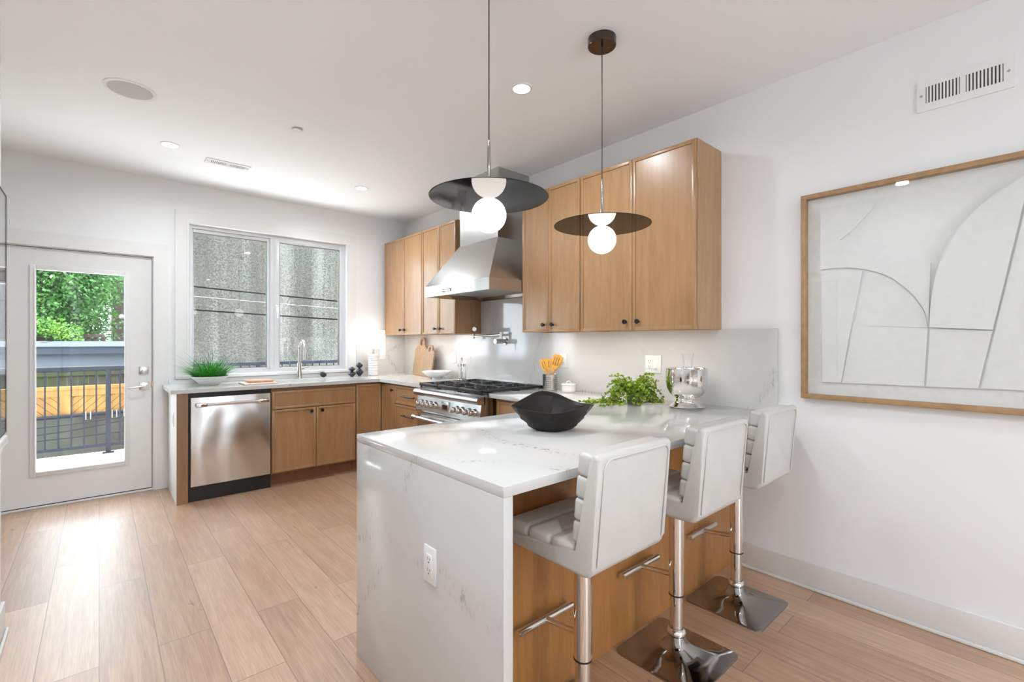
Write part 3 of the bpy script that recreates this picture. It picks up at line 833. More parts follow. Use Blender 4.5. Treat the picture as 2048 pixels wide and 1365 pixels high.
m = MB(); m.box(TX + .001, XR - .001, TY0 + .001, TY1 - .001, TZ, 2.50).box(TX + .004, XR - .001, TY0 + .004, TY1 - .004, 2.50, ZC)
m.build('chimney', 'steel', t, smooth=False)
m = MB()
for sgn, q in (((HX + th), .10),): pass
m._add([(HX + th, HY0 + th, HZ0 + .002), (HX + th, HY1 - th, HZ0 + .002), (HX + .16, HY1 - .10, HZ0 + .05), (HX + .16, HY0 + .10, HZ0 + .05)], [(0, 1, 2, 3)])
m._add([(HX + th, HY1 - th, HZ0 + .002), (XR - th, HY1 - th, HZ0 + .002), (XR - .05, HY1 - .10, HZ0 + .05), (HX + .16, HY1 - .10, HZ0 + .05)], [(0, 1, 2, 3)])
m._add([(HX + th, HY0 + th, HZ0 + .002), (XR - th, HY0 + th, HZ0 + .002), (XR - .05, HY0 + .10, HZ0 + .05), (HX + .16, HY0 + .10, HZ0 + .05)], [(3, 2, 1, 0)])
m._add([(XR - th, HY0 + th, HZ0 + .002), (XR - th, HY1 - th, HZ0 + .002), (XR - .05, HY1 - .10, HZ0 + .05), (XR - .05, HY0 + .10, HZ0 + .05)], [(3, 2, 1, 0)])
m.build('liner', 'steel_baffle', t, smooth=False)
m = MB(); n = 20
for k in range(n):
    a = HY0 + .10 + (HY1 - HY0 - .20) * (k + .5) / n
    m.prism([(a - .017, HZ0 + .050), (a + .010, HZ0 + .028), (a + .017, HZ0 + .030), (a - .008, HZ0 + .056)], 'x', HX + .16, XR - .05)
m.build('baffle_filter', 'steel_baffle', t, smooth=False)
d = box(HX - .003, HX + .002, 3.215, 3.345, HZ0 + .022, HZ0 + .050, .001).build('control_strip', 'steel_dark', t)
m = MB()
for k in range(5): m.cyl((HX - .003, 3.235 + k * .022, HZ0 + .036), (HX - .006, 3.235 + k * .022, HZ0 + .036), .005, seg=12)
m.build('button', 'chrome', d)

# pot filler
t = thing('pot_filler', (XR - SPL, 3.26, 1.30), 'brushed nickel pot filler tap folded on the wall above the range', 'tap')
MB().lathe([(0, -.012), (.028, -.012), (.032, -.006), (.032, 0)], (XR - SPL, 3.26, 1.300), 28, 'x').build('flange', 'nickel', t)
b_ = MB().cyl((XR - SPL - .01, 3.26, 1.300), (XR - SPL - .125, 3.26, 1.300), .021).build('valve_body', 'nickel', t)
MB().tube([(XR - SPL - .118, 3.26, 1.28), (XR - SPL - .120, 3.262, 1.22)], .0035, 8).build('lever', 'nickel', b_)
m = MB(); m.cyl((XR - .075, 3.26, 1.315), (XR - .075, 3.26, 1.385), .012); m.tube([(XR - .075, 3.26, 1.360), (XR - .085, 3.66, 1.350)], .0105, 14); m.cyl((XR - .085, 3.665, 1.325), (XR - .085, 3.665, 1.375), .0125)
m.build('arm', 'nickel', t)
m = MB(); m.tube([(XR - .085, 3.665, 1.37), (XR - .10, 3.64, 1.40), (XR - .20, 3.50, 1.412)], [.0105, .0105, .0105], 14)
m.cyl((XR - .20, 3.50, 1.412), (XR - .235, 3.45, 1.412), .017, .019)
m.build('spout', 'nickel', t)

# ================================================================== PENDANTS
def make_pendant(x, y, label):
    t = thing('pendant_lamp', (x, y, ZC), label, 'pendant lamp', 'black disc pendant lamps')
    MB().lathe([(.0665, 0), (.0665, -.036), (.063, -.040), (0, -.040)], (x, y, ZC), 48).build('canopy', 'disc_bronze', t)
    m = MB(); m.cyl((x, y, ZC - .04), (x, y, ZC - .075), .005); m.cyl((x, y, 2.06), (x, y, ZC - .05), .0022, seg=8)
    m.build('cord', 'cord', t)
    MB().lathe([(0, 2.075), (.0045, 2.07), (.0065, 2.04), (.0065, 1.86), (.012, 1.854), (.012, 1.8525)], (x, y, 0), 20).build('stem', 'dark_chrome', t)
    MB().lathe([(0, 1.850), (.2240, 1.850), (.2255, 1.8502), (.2275, 1.8512), (.2255, 1.8522), (.2240, 1.8525), (0, 1.8525)], (x, y, 0), 96).build('disc', 'disc_black', t, angle=5)
    MB().ball((x, y, 1.850 - .0665), .0662, 48).build('globe', 'opal_globe', t)
    return t
p1 = make_pendant(1.118, 1.404, 'black disc pendant with a glowing white globe, hanging in front of the range hood')
p2 = copy_tree(p1); p2.location = (1.790, 1.388, ZC)
tag(p2, 'black disc pendant with a glowing white globe, hanging in front of the near wall cabinets')

# ================================================================== BAR STOOLS
def make_stool(x, y, label):
    t = thing('bar_stool', (x, y, 0), label, 'bar stool', 'white bar stools along the peninsula')
    # square flared foot
    m = MB(); hs = .183; rc = .03; NA = 96; rings = []
    prof = [(0, .094), (.02, .085), (.06, .066), (.12, .048), (.22, .034), (.4, .022), (.65, .014), (.93, .009), (1.0, .0065), (1.0, 0.0)]
    for tt, zz in prof:
        ring = []
        for k in range(NA):
            a = 2 * math.pi * k / NA; cx, sy = math.cos(a), math.sin(a)
            q = hs / max(abs(cx), abs(sy)); px, py = cx * q, sy * q
            ex, ey = max(abs(px) - (hs - rc), 0), max(abs(py) - (hs - rc), 0)
            if ex > 0 and ey > 0:
                dl = math.hypot(ex, ey)
                if dl > rc:
                    px = math.copysign(hs - rc + ex / dl * rc, px); py = math.copysign(hs - rc + ey / dl * rc, py)
            r0 = .030
            ring.append(m.bm.verts.new((x + r0 * cx + (px - r0 * cx) * tt, y + r0 * sy + (py - r0 * sy) * tt, zz)))
        rings.append(ring)
    for a, b2 in zip(rings, rings[1:]):
        for k in range(NA): m.bm.faces.new((a[k], a[(k + 1) % NA], b2[(k + 1) % NA], b2[k]))
    m.bm.faces.new(rings[-1])
    m.build('base', 'dark_chrome', t)
    MB().lathe([(.030, .080), (.036, .086), (.038, .096), (.034, .106), (.028, .110), (.0275, .114)], (x, y, 0), 36).build('collar', 'chrome', t)
    m = MB().lathe([(.0262, .090), (.0262, .256)], (x, y, 0), 36); m.build('piston', 'chrome', t)
    MB().lathe([(.0262, .249), (.0312, .249), (.0312, .2545), (.0262, .2545)], (x, y, 0), 36).build('ring', 'black_plastic', t)
    MB().lathe([(.0262, .2545), (.0305, .2545), (.0305, .632), (0, .632)], (x, y, 0), 36).build('column', 'chrome', t)
    m = MB(); m.tube([(x, y + .025, .325), (x, y + .165, .305)], .011, 14)
    m.tube([(x - .138, y + .172, .305), (x + .138, y + .172, .305)], .0125, 14)
    m.build('footrest', 'chrome', t)
    box(x - .09, x + .09, y - .09, y + .09, .622, .634, .004).build('seat_plate', 'black_metal', t)
    # upholstered L shell
    hw = .187
    def arc(cx, cy, r, a0, a1, n=6): return [(cx + r * math.cos(R(a0 + (a1 - a0) * i / n)), cy + r * math.sin(R(a0 + (a1 - a0) * i / n))) for i in range(n + 1)]
    poly = [(.185, .634 + .03)] + arc(.160, .690 - .026, .026, 0, 90)[1:] if 0 else []
    poly = arc(.165, .656, .020, -90, 90) + [(.02, .684), (-.142, .690), (-.182, .968)] + arc(-.199, .972, .018, 20, 170) + [(-.190, .70)] + arc(-.150, .671, .038, 180, 262)
    poly = [(y + p[0], p[1]) for p in poly]
    m = MB().prism(poly, 'x', x - hw, x + hw, .016, 3)
    sh = m.build('shell', 'leather', t, angle=60)
    # piping round the rear face
    m = MB(); pts = []
    def rear(u, v):   # u -1..1 across, v 0..1 up
        zz = .672 + v * .302; yy = y - .1895 - .0265 * v
        return (x + u, yy - .0022, zz)
    w_ = hw - .022
    for i in range(10): pts.append(rear(-w_, i / 9 * .90))
    for a in range(0, 91, 18): pts.append(rear(-w_ + .03 - .03 * math.cos(R(a)), .90 + .10 * math.sin(R(a))))
    for i in range(1, 8): pts.append(rear(-w_ + .03 + (2 * w_ - .06) * i / 8, 1.0))
    for a in range(90, -1, -18): pts.append(rear(w_ - .03 + .03 * math.cos(R(a)), .90 + .10 * math.sin(R(a))))
    for i in range(9, -1, -1): pts.append(rear(w_, i / 9 * .90))
    m.tube(pts, .0028, 8); m.build('piping', 'piping', sh)
    # channelled cushions
    m = MB(); n = 3; y0_, y1_ = -.118, .176
    for k in range(n):
        a0 = y0_ + (y1_ - y0_) * k / n; a1 = y0_ + (y1_ - y0_) * (k + 1) / n
        m.box(x - hw + .006, x + hw - .006, y + a0, y + a1, .668, .716, .017, 5)
    m.build('seat_cushion', 'leather_seat', t, angle=80)
    m = MB(); n = 4; lean = math.atan2(.030, .30)
    rot = Matrix.Rotation(lean, 3, 'X')
    for k in range(n):
        zc = .735 + .066 * (k + .5) - .0; zc = .722 + (.985 - .722) * (k + .5) / n; hh = (.985 - .722) / n / 2
        yc = -.132 - .030 * (zc - .72) / .28
        m.box(x - hw + .004, x + hw - .004, y + yc - .034, y + yc + .026, zc - hh, zc + hh, .012, 4, rot)
    m.build('back_cushion', 'leather', t, angle=80)
    return t
s1 = make_stool(1.205, 1.013, 'white leather bar stool nearest the stone waterfall end')
s2 = copy_tree(s1); s2.location = (1.803, 1.013, 0); tag(s2, 'middle white leather bar stool of the three at the peninsula')
s3 = copy_tree(s1); s3.location = (2.388, 1.018, 0); tag(s3, 'white leather bar stool beside the wall, farthest from the waterfall end')

# ================================================================== FRAMED ART
AY1, AY0, AZ0, AZ1 = .848, -.70, 1.004, 2.064
t = thing('framed_art', (XR, (AY0 + AY1) / 2, AZ0), 'large oak framed white paper relief on the right wall', 'picture')
fw, fx = .024, XR - .046
m = MB()
m.box(fx, XR - .001, AY0, AY1, AZ1 - fw, AZ1, .002).box(fx, XR - .001, AY0, AY1, AZ0, AZ0 + fw, .002).box(fx, XR - .001, AY1 - fw, AY1, AZ0 + fw, AZ1 - fw, .002).box(fx, XR - .001, AY0, AY0 + fw, AZ0 + fw, AZ1 - fw, .002)
m.build('frame', 'frame_oak', t)
box(XR - .008, XR - .001, AY0 + fw, AY1 - fw, AZ0 + fw, AZ1 - fw).build('mat_board', 'linen_mat', t, smooth=False)
def rel(name, poly, d0, d1):
    # poly in (u,v) : u distance from the frame's left edge along the wall, v height
    return MB().prism([(AY1 - u, v) for u, v in poly], 'x', XR - d1, XR - d0).build(name, 'relief_paper', t, smooth=False)
def qb(p0, p1, p2, n=18): return [((1 - s) ** 2 * p0[0] + 2 * s * (1 - s) * p1[0] + s * s * p2[0], (1 - s) ** 2 * p0[1] + 2 * s * (1 - s) * p1[1] + s * s * p2[1]) for s in [i / n for i in range(n + 1)]]
arcL = [(.084, 1.671), (.14, 1.673), (.198, 1.669), (.27, 1.653), (.32, 1.632), (.356, 1.612), (.392, 1.584), (.419, 1.554), (.447, 1.520), (.469, 1.485), (.489, 1.445), (.499, 1.405), (.503, 1.367)]
big = [(.507, 1.367), (.510, 1.45), (.517, 1.526), (.529, 1.60), (.546, 1.663), (.574, 1.738), (.61, 1.802), (.655, 1.860), (.713, 1.914), (.792, 1.966), (.90, 2.0)]
rel('relief_sheet', [(.092, 1.090), (1.46, 1.110), (1.46, 1.990), (.084, 1.966)], .008, .012)
rel('relief_shape', [(.084, 1.966)] + qb((.316, 1.967), (.25, 1.87), (.168, 1.81), 10) + [(.312, 1.714), (.40, 1.685), (.510, 1.655), (.506, 1.50), (.504, 1.372)] + arcL[::-1], .012, .025)
rel('relief_shape', [(p[0] - .004, p[1] - .004) for p in arcL[3:]] + [(.228, 1.380), (.268, 1.640)], .012, .016)
rel('relief_shape', [(.092, 1.093), (.172, 1.094), (.216, 1.386), (.260, 1.646), (.198, 1.660), (.086, 1.664)], .012, .020)
rel('relief_shape', [(.178, 1.094), (.222, 1.380), (.500, 1.360), (.487, 1.098)], .012, .019)
rel('relief_shape', big[:-1] + [(.810, 1.970), (.705, 1.350), (.507, 1.364)], .012, .034)
rel('relief_shape', [(.495, 1.098), (.509, 1.360), (.704, 1.346), (.661, 1.102)], .012, .021)
rel('relief_shape', [(.670, 1.103), (.712, 1.350), (.818, 1.966), (.93, 2.0), (1.40, 2.0), (1.40, 1.112)], .012, .022)
box(XR - .040, XR - .038, AY0 + fw, AY1 - fw, AZ0 + fw, AZ1 - fw).build('glazing', 'pane_glass', t, smooth=False)

# left wall: mantel and picture
t = thing('mantel_shelf', (XL, 2.3, .83), 'white moulded mantel shelf on the wall at the left edge', 'shelf')
m = MB(); m.box(XL, XL + .035, 1.35, 2.965, .862, .898, .008, 3); m.box(XL, XL + .020, 1.37, 2.945, .830, .864, .008, 3)
m.build('moulding', 'trim_paint', t)
t = thing('wall_picture', (XL, 2.3, .90), 'large dark edged glazed grey picture at the left edge of the view', 'picture')
m = MB(); px = XL + .022
PY0_, PY1_, PZ0, PZ1 = 1.45, 3.035, .900, 1.945
m.box(XL + .001, px, PY0_, PY1_, PZ1 - .006, PZ1).box(XL + .001, px, PY0_, PY1_, PZ0, PZ0 + .006).box(XL + .001, px, PY1_ - .006, PY1_, PZ0, PZ1).box(XL + .001, px, PY0_, PY0_ + .006, PZ0, PZ1)
m.build('frame', 'black_plastic', t, smooth=False)
box(XL + .001, px - .004, PY0_ + .006, PY1_ - .006, PZ0 + .006, PZ1 - .006).build('print', 'print_grey', t, smooth=False)
box(px - .003, px - .001, PY0_ + .006, PY1_ - .006, PZ0 + .006, PZ1 - .006).build('glazing', 'pane_glass', t, smooth=False)

# ================================================================== THINGS ON THE BACK COUNTER
CZ = CZ1
# grass planter
gx, gy = .735, 4.885
t = thing('grass_planter', (gx, gy, CZ), 'white bowl planter of green grass at the end of the sink worktop', 'plant')
pb = MB().lathe([(0, 0), (.066, 0), (.070, .004), (.140, .072), (.142, .078), (.137, .078), (.068, .012), (0, .012)], (gx, gy, CZ), 48).build('bowl', 'matt_white', t)
MB().lathe([(0, .072), (.06, .070), (.128, .064)], (gx, gy, CZ), 32).build('soil', 'soil', t)
def grass(m, n, rmin, rmax, lmin, lmax, w, droop):
    for i in range(n):
        a = random.random() * 2 * math.pi; r0 = .11 * math.sqrt(random.random())
        b0 = Vector((gx + r0 * math.cos(a), gy + r0 * math.sin(a), CZ + .066)); L_ = random.uniform(lmin, lmax)
        a2 = a + random.uniform(-.6, .6); out = (.25 + r0 / .11 * 1.0) * random.uniform(.6, 1.3)
        d = Vector((math.cos(a2) * out, math.sin(a2) * out, 1)); d.normalize()
        side = Vector((-math.sin(a2), math.cos(a2), 0)); p = b0.copy(); pv = None; K = 6
        for k in range(K + 1):
            ww = w * (1 - k / K) ** .7 * .5 + .0004
            l_, r_ = m.bm.verts.new(p - side * ww), m.bm.verts.new(p + side * ww)
            if pv: m.bm.faces.new((pv[0], pv[1], r_, l_))
            pv = (l_, r_); p = p + d * (L_ / K); d = d + Vector((math.cos(a2) * .05, math.sin(a2) * .05, -droop * random.uniform(.6, 1.3))); d.normalize()
            if p.z < CZ + .012: p.z = CZ + .012
            if p.y > YB - .05: p.y = YB - .05
m = MB(); grass(m, 620, 0, .1, .10, .22, .0065, .12); m.build('foliage', 'grass_blade', t)
simple('dry_blade', rgb('4F5A48'), .6)
m = MB(); grass(m, 110, 0, .1, .20, .33, .0026, .09); m.build('thin_blades', 'dry_blade', t)
# stacked boards
t = thing('serving_board', (1.09, 4.755, CZ), 'pale flat board lying under a pink board beside the sink', 'board')
rz = Matrix.Rotation(R(0), 3, 'Z')
m = MB().box(.955, 1.225, 4.625, 4.90, CZ, CZ + .012, .004); m.build('slab', 'pale_board', t)
t = thing('serving_board', (1.10, 4.77, CZ + .012), 'small pinkish wood board lying on top of the pale board', 'board')
MB().box(1.0, 1.205, 4.68, 4.885, CZ + .0122, CZ + .032, .006, 3).build('slab', 'pink_wood', t)
# faucet
fx_, fy_ = 1.545, 5.065
t = thing('faucet', (fx_, fy_, CZ), 'tall arched nickel kitchen faucet behind the sink', 'faucet')
MB().lathe([(0, 0), (.027, 0), (.027, .006), (.024, .010), (.0215, .16), (.019, .165), (0, .165)], (fx_, fy_, CZ), 28).build('body', 'nickel', t)
m = MB(); pts = [(fx_, fy_, CZ + .16), (fx_, fy_, CZ + .30)]
for a in range(0, 181, 15): pts.append((fx_ + .0, fy_ - .092 + .092 * math.cos(R(a)), CZ + .305 + .088 * math.sin(R(a))))
m.tube(pts, .0125, 16); m.build('spout', 'nickel', t)
m = MB(); m.tube([(fx_, fy_ - .184, CZ + .31), (fx_, fy_ - .186, CZ + .27), (fx_, fy_ - .190, CZ + .20)], [.0135, .016, .018], 16); m.build('spray_head', 'nickel', t)
m = MB(); m.cyl((fx_, fy_, CZ + .105), (fx_ + .045, fy_, CZ + .105), .013); m.tube([(fx_ + .045, fy_, CZ + .108), (fx_ + .10, fy_ - .02, CZ + .118)], [.006, .0045], 10); m.build('lever', 'nickel', t)
# dark knob shaped scrubber
t = thing('dish_brush', (1.79, 5.07, CZ), 'small dark round palm brush leaning behind the sink', 'brush')
rot = Matrix.Rotation(R(35), 3, 'Y') @ Matrix.Rotation(R(-20), 3, 'X')
MB().ball((1.79, 5.07, CZ + .036), .036, 28, (1, .8, .52), rot).build('head', 'dark_ceramic', t)
c = Vector((1.79, 5.07, CZ + .036)); n_ = rot @ Vector((0, 0, 1))
MB().tube([c + n_ * -.012, c + n_ * -.020, c + n_ * -.026], [.030, .028, .020], 20).build('bristles', 'black_plastic', t)
# two pebble ornaments
def ornament(x, y, prof, label):
    t = thing('ornament', (x, y, CZ), label, 'ornament', 'dark stacked pebble ornaments')
    MB().lathe(prof, (x, y, CZ), 36).build('body', 'dark_ceramic', t)
def blob(r, z0, h, n=10): return [(max(r * math.sin(math.pi * (i + .6) / (n + 1.2)), .012), z0 + h * (i / n)) for i in range(n + 1)]
ornament(2.065, 4.985, [(0, 0)] + blob(.041, 0, .058) + blob(.037, .058, .050) + [(0, .110)], 'shorter dark glazed stacked pebble ornament near the window corner')
ornament(2.165, 5.02, [(0, 0)] + blob(.041, 0, .085) + blob(.036, .085, .064) + [(0, .151)], 'taller dark glazed stacked pebble ornament next to the table lamp')
# table lamp
lx, ly = 2.322, 5.015
t = thing('table_lamp', (lx, ly, CZ), 'lit table lamp with white drum shade and ribbed white base', 'lamp')
prof = [(0, 0), (.048, 0)]
for k in range(9):
    z0 = .004 + k * .0262; prof += [(.0545, z0 + .002), (.0555, z0 + .013), (.0545, z0 + .024), (.0530, z0 + .0262)]
prof += [(.046, .242), (0, .242)]
MB().lathe(prof, (lx, ly, CZ), 44).build('base', 'ceramic_white', t)
MB().lathe([(.010, .242), (.010, .31), (.006, .31), (.006, .40), (0, .40)], (lx, ly, CZ), 16).build('neck', 'nickel', t)
m = MB().lathe([(.131, .302), (.131, .506), (.1285, .506), (.1285, .302), (.131, .302)], (lx, ly, CZ), 56); m.build('shade', 'lamp_shade', t)
MB().ball((lx, ly, CZ + .42), .03, 20).build('bulb', 'opal_globe', t)
# chopping boards leaning on the splash
def board(yc, w, h, bx, tilt, hole_r, label, mat, shoulder):
    t = thing('chopping_board', (bx, yc, CZ), label, 'chopping board', 'wooden chopping boards')
    hw = w / 2; th_ = .018
    out = [(-hw + .02, 0), (hw - .02, 0), (hw, .03)]
    nr = hole_r + .026
    out += [(hw - .004, shoulder)] + [(nr + (hw - .004 - nr) * (1 - math.sin(R(a))) , shoulder + (h - nr - shoulder) * math.sin(R(a)) * .72) for a in (25, 50, 75)]
    out += [(nr * math.cos(R(a)), h - nr + nr * math.sin(R(a))) for a in range(0, 181, 15)]
    out += [(-nr - (hw - .004 - nr) * (1 - math.sin(R(a))), shoulder + (h - nr - shoulder) * math.sin(R(a)) * .72) for a in (75, 50, 25)] + [(-hw + .004, shoulder), (-hw, .03)]
    bm = bmesh.new()
    hole = [(hole_r * .9 * math.cos(2 * math.pi * k / 28), h - nr + hole_r * 1.0 * math.sin(2 * math.pi * k / 28)) for k in range(28)]
    ev = []
    for lp in (out, hole):
        v = [bm.verts.new((0, p[0], p[1])) for p in lp]
        ev += [bm.edges.new((v[i], v[(i + 1) % len(v)])) for i in range(len(v))]
    r = bmesh.ops.triangle_fill(bm, use_beauty=True, use_dissolve=False, edges=ev)
    ex = bmesh.ops.extrude_face_region(bm, geom=bm.faces[:])
    bmesh.ops.translate(bm, vec=(th_, 0, 0), verts=[g for g in ex['geom'] if isinstance(g, bmesh.types.BMVert)])
    M_ = Matrix.Rotation(tilt, 3, 'Y')
    for v in bm.verts: v.co = M_ @ v.co + Vector((bx, yc, CZ + th_ * math.sin(tilt) * 0 + .0005))
    mn = min(v.co.z for v in bm.verts)
    for v in bm.verts: v.co.z += CZ - mn
    m = MB(); m.bm.free(); m.bm = bm
    m.build('blade', mat, t, angle=40)
board(4.665, .265, .430, 2.695, math.atan2(.060, .43), .033, 'taller pale wood chopping board with an arched handle, leaning on the splash', 'acacia', .29)
board(4.450, .205, .350, 2.662, math.atan2(.066, .35), .026, 'shorter grained chopping board leaning in front of the taller one', 'walnut_board', .27)
# white bowl on foot
t = thing('serving_bowl', (2.655, 4.17, CZ), 'wide shallow white bowl on the worktop left of the range', 'bowl')
MB().lathe([(0, 0), (.052, 0), (.050, .012), (.062, .016), (.115, .042), (.152, .074), (.155, .079), (.150, .079), (.11, .05), (.05, .022), (0, .02)], (2.61, 4.135, CZ), 56).build('dish', 'ceramic_white', t)
# clear glass press with chrome band
qx, qy = 2.690, 3.805
t = thing('coffee_press', (qx, qy, CZ), 'slim clear glass press with chrome rod behind the range', 'coffee press')
MB().lathe([(0, 0), (.040, 0), (.042, .004), (.042, .165), (.0395, .165), (.0395, .006), (0, .006)], (qx, qy, CZ), 32).build('beaker', 'pane_glass', t)
m = MB().lathe([(.0425, .135), (.0445, .137), (.0445, .152), (.0425, .154)], (qx, qy, CZ), 32)
for a in (0, 120, 240): m.cyl((qx + .0435 * math.cos(R(a)), qy + .0435 * math.sin(R(a)), CZ), (qx + .0435 * math.cos(R(a)), qy + .0435 * math.sin(R(a)), CZ + .14), .0025, seg=8)
m.lathe([(.0425, 0), (.0445, .002), (.0445, .010), (.0425, .012)], (qx, qy, CZ), 32)
m.build('band', 'chrome', t)
m = MB(); m.cyl((qx - .004, qy + .008, CZ + .012), (qx - .004, qy + .008, CZ + .21), .0035, seg=10); m.tube([(qx - .004, qy + .008, CZ + .205), (qx - .004, qy + .004, CZ + .225), (qx - .004, qy - .008, CZ + .228), (qx - .004, qy - .016, CZ + .215), (qx - .004, qy - .016, CZ + .15)], .003, 8)
m.build('plunger', 'chrome', t)

# ================================================================== THINGS ON THE PENINSULA
# carved dark bowl : long axis across the view
bx_, by_ = 1.480, 1.415
t = thing('carved_bowl', (bx_, by_, CZ), 'dark carved wooden bowl with pointed ends on the peninsula', 'bowl')
m = MB(); NA, NR = 30, 7
ux = Vector((.751, -.661, 0)); uy = Vector((.661, .751, 0))
rnd = random.Random(3)
def brim(a):
    c_, s_ = math.cos(a), math.sin(a)
    r = 1 / ((abs(c_) ** 1.35) / (.182 ** 1.35) + (abs(s_) ** 1.35) / (.125 ** 1.35)) ** (1 / 1.35)
    r = max(r, .105)
    z = .095 + .016 * (c_ if c_ > 0 else -c_ * .35) + .062 * max(0, math.sin(a - .28)) ** 1.8 - .006 * max(0, -s_)
    return r * c_, r * s_, z
outer = []; inner = []
jit = [[(rnd.uniform(-1, 1), rnd.uniform(-1, 1)) for _ in range(NA)] for _ in range(NR + 1)]
for i in range(NR + 1):
    f_ = i / NR; ro, ri = [], []
    for k in range(NA):
        a = 2 * math.pi * (k + (.5 if i % 2 and 0 < i < NR else 0)) / NA
        X_, Y_, Z_ = brim(a)
        g_ = (.36 + .64 * f_ ** .85); zz = Z_ * f_ ** 1.35
        j = jit[i][k]; jj = .0026 if 0 < i < NR else 0
        x_, y_ = X_ * g_ * (1 + j[0] * jj * 8), Y_ * g_ * (1 + j[0] * jj * 8)
        p = Vector((bx_, by_, CZ)) + ux * x_ + uy * y_ + Vector((0, 0, zz + j[1] * jj * .5))
        ro.append(m.bm.verts.new(p))
        g2 = g_ * (.93 if i < NR else .965); z2 = max(zz + (.012 if i < NR else .001), .012)
        q = Vector((bx_, by_, CZ)) + ux * X_ * g2 * (1 + j[1] * jj * 6) + uy * Y_ * g2 * (1 + j[1] * jj * 6) + Vector((0, 0, z2))
        ri.append(m.bm.verts.new(q))
    outer.append(ro); inner.append(ri)
for grid, flip in ((outer, 0), (inner, 1)):
    for a, b2 in zip(grid, grid[1:]):
        for k in range(NA):
            q = (a[k], a[(k + 1) % NA], b2[(k + 1) % NA], b2[k])
            m.bm.faces.new(q[::-1] if flip else q)
    m.bm.faces.new(grid[0] if flip else grid[0][::-1])
for k in range(NA): m.bm.faces.new((outer[-1][k], outer[-1][(k + 1) % NA], inner[-1][(k + 1) % NA], inner[-1][k]))
m.build('vessel', 'dark_carved_wood', t, angle=12)

# trailing plant
px_, py_ = 2.515, 1.700
t = thing('trailing_plant', (px_, py_, CZ), 'small grey pot of trailing light green plant on the peninsula', 'plant')
MB().lathe([(0, 0), (.042, 0), (.048, .05), (.050, .098), (.045, .098), (.043, .088), (0, .088)], (px_, py_, CZ), 32).build('pot', 'pot_clay', t)
rnd = random.Random(11)
ms, ml = MB(), MB()
def leafq(m, p, d, s_):
    d = d.normalized(); sd = d.cross(Vector((rnd.uniform(-1, 1), rnd.uniform(-1, 1), rnd.uniform(.2, 1)))).normalized(); nn = d.cross(sd)
    pts = [p, p + d * s_ * .35 + sd * s_ * .36 + nn * s_ * .05, p + d * s_ * .75 + sd * s_ * .30, p + d * s_, p + d * s_ * .75 - sd * s_ * .30, p + d * s_ * .35 - sd * s_ * .36 + nn * s_ * .05]
    vs_ = [m.bm.verts.new(q) for q in pts]; m.bm.faces.new(vs_)
def vine(a, L_, up, out, drop):
    p = Vector((px_ + .025 * math.cos(a), py_ + .025 * math.sin(a), CZ + .09)); d = Vector((math.cos(a) * out, math.sin(a) * out, up)).normalized()
    pts = [p.copy()]; n = int(L_ / .013)
    for k in range(n):
        d = (d + Vector((rnd.uniform(-.16, .16), rnd.uniform(-.16, .16), -drop + rnd.uniform(-.1, .1)))).normalized()
        p = p + d * .013
        if p.z < CZ + .010: p.z = CZ + .010; d.z = max(d.z, .02)
        if p.x > XR - .035: p.x = XR - .035
        pts.append(p.copy())
        for _ in range(2 if rnd.random() < .6 else 1):
            q = Vector((rnd.uniform(-1, 1), rnd.uniform(-1, 1), rnd.uniform(-.3, .9)))
            if p.z < CZ + .03: q.z = abs(q.z)
            leafq(ml, p, q, rnd.uniform(.014, .025))
    if len(pts) > 2: ms.tube(pts, .0012, 5)
for i in range(62): vine(rnd.uniform(0, 2 * math.pi), rnd.uniform(.07, .22), rnd.uniform(.4, 1.3), rnd.uniform(.3, 1), rnd.uniform(.10, .24))
for i in range(26): vine(rnd.uniform(-2.9, -1.0), rnd.uniform(.10, .17), rnd.uniform(.2, .7), .8, rnd.uniform(.22, .34))
for i in range(16):   # long runners over the stone towards the range side
    vine(rnd.uniform(2.3, 3.15), rnd.uniform(.20, .40), rnd.uniform(.1, .6), 1, rnd.uniform(.12, .2))
for i in range(8): vine(rnd.uniform(-1.3, -.4), rnd.uniform(.13, .22), rnd.uniform(.1, .6), 1, rnd.uniform(.12, .2))
ms.build('stems', 'stem', t); ml.build('foliage', 'ivy_leaf', t, smooth=False)

# silver footed cooler and glass carafe
cx_, cy_ = 2.605, 1.400
t = thing('wine_cooler', (cx_, cy_, CZ), 'shiny footed silver bowl on the peninsula beside the wall', 'wine cooler')
MB().lathe([(0, .002), (.090, 0), (.106, .003), (.107, .007), (.096, .013), (.078, .022), (.066, .034), (.060, .048), (.061, .051), (.066, .054), (.064, .057), (.078, .064), (.098, .082), (.112, .108), (.117, .135), (.118, .165), (.1165, .222), (.1185, .226), (.1155, .227), (.113, .222), (.114, .165), (.113, .135), (.107, .110), (.094, .087), (.06, .068), (0, .062)], (cx_, cy_, CZ), 72).build('vessel', 'chrome', t)
t = thing('glass_carafe', (cx_ + .005, cy_ - .005, CZ + .070), 'clear glass carafe standing in the silver bowl, only its neck showing', 'carafe')
MB().lathe([(0, .0), (.05, .0), (.054, .006), (.053, .05), (.034, .10), (.026, .14), (.026, .19), (.030, .225), (.037, .243), (.0352, .2435), (.028, .225), (.0238, .19), (.0238, .14), (.031, .10), (.05, .05), (.051, .008), (0, .004)], (cx_ + .005, cy_ - .005, CZ + .070), 44).build('glass', 'pane_glass', t)

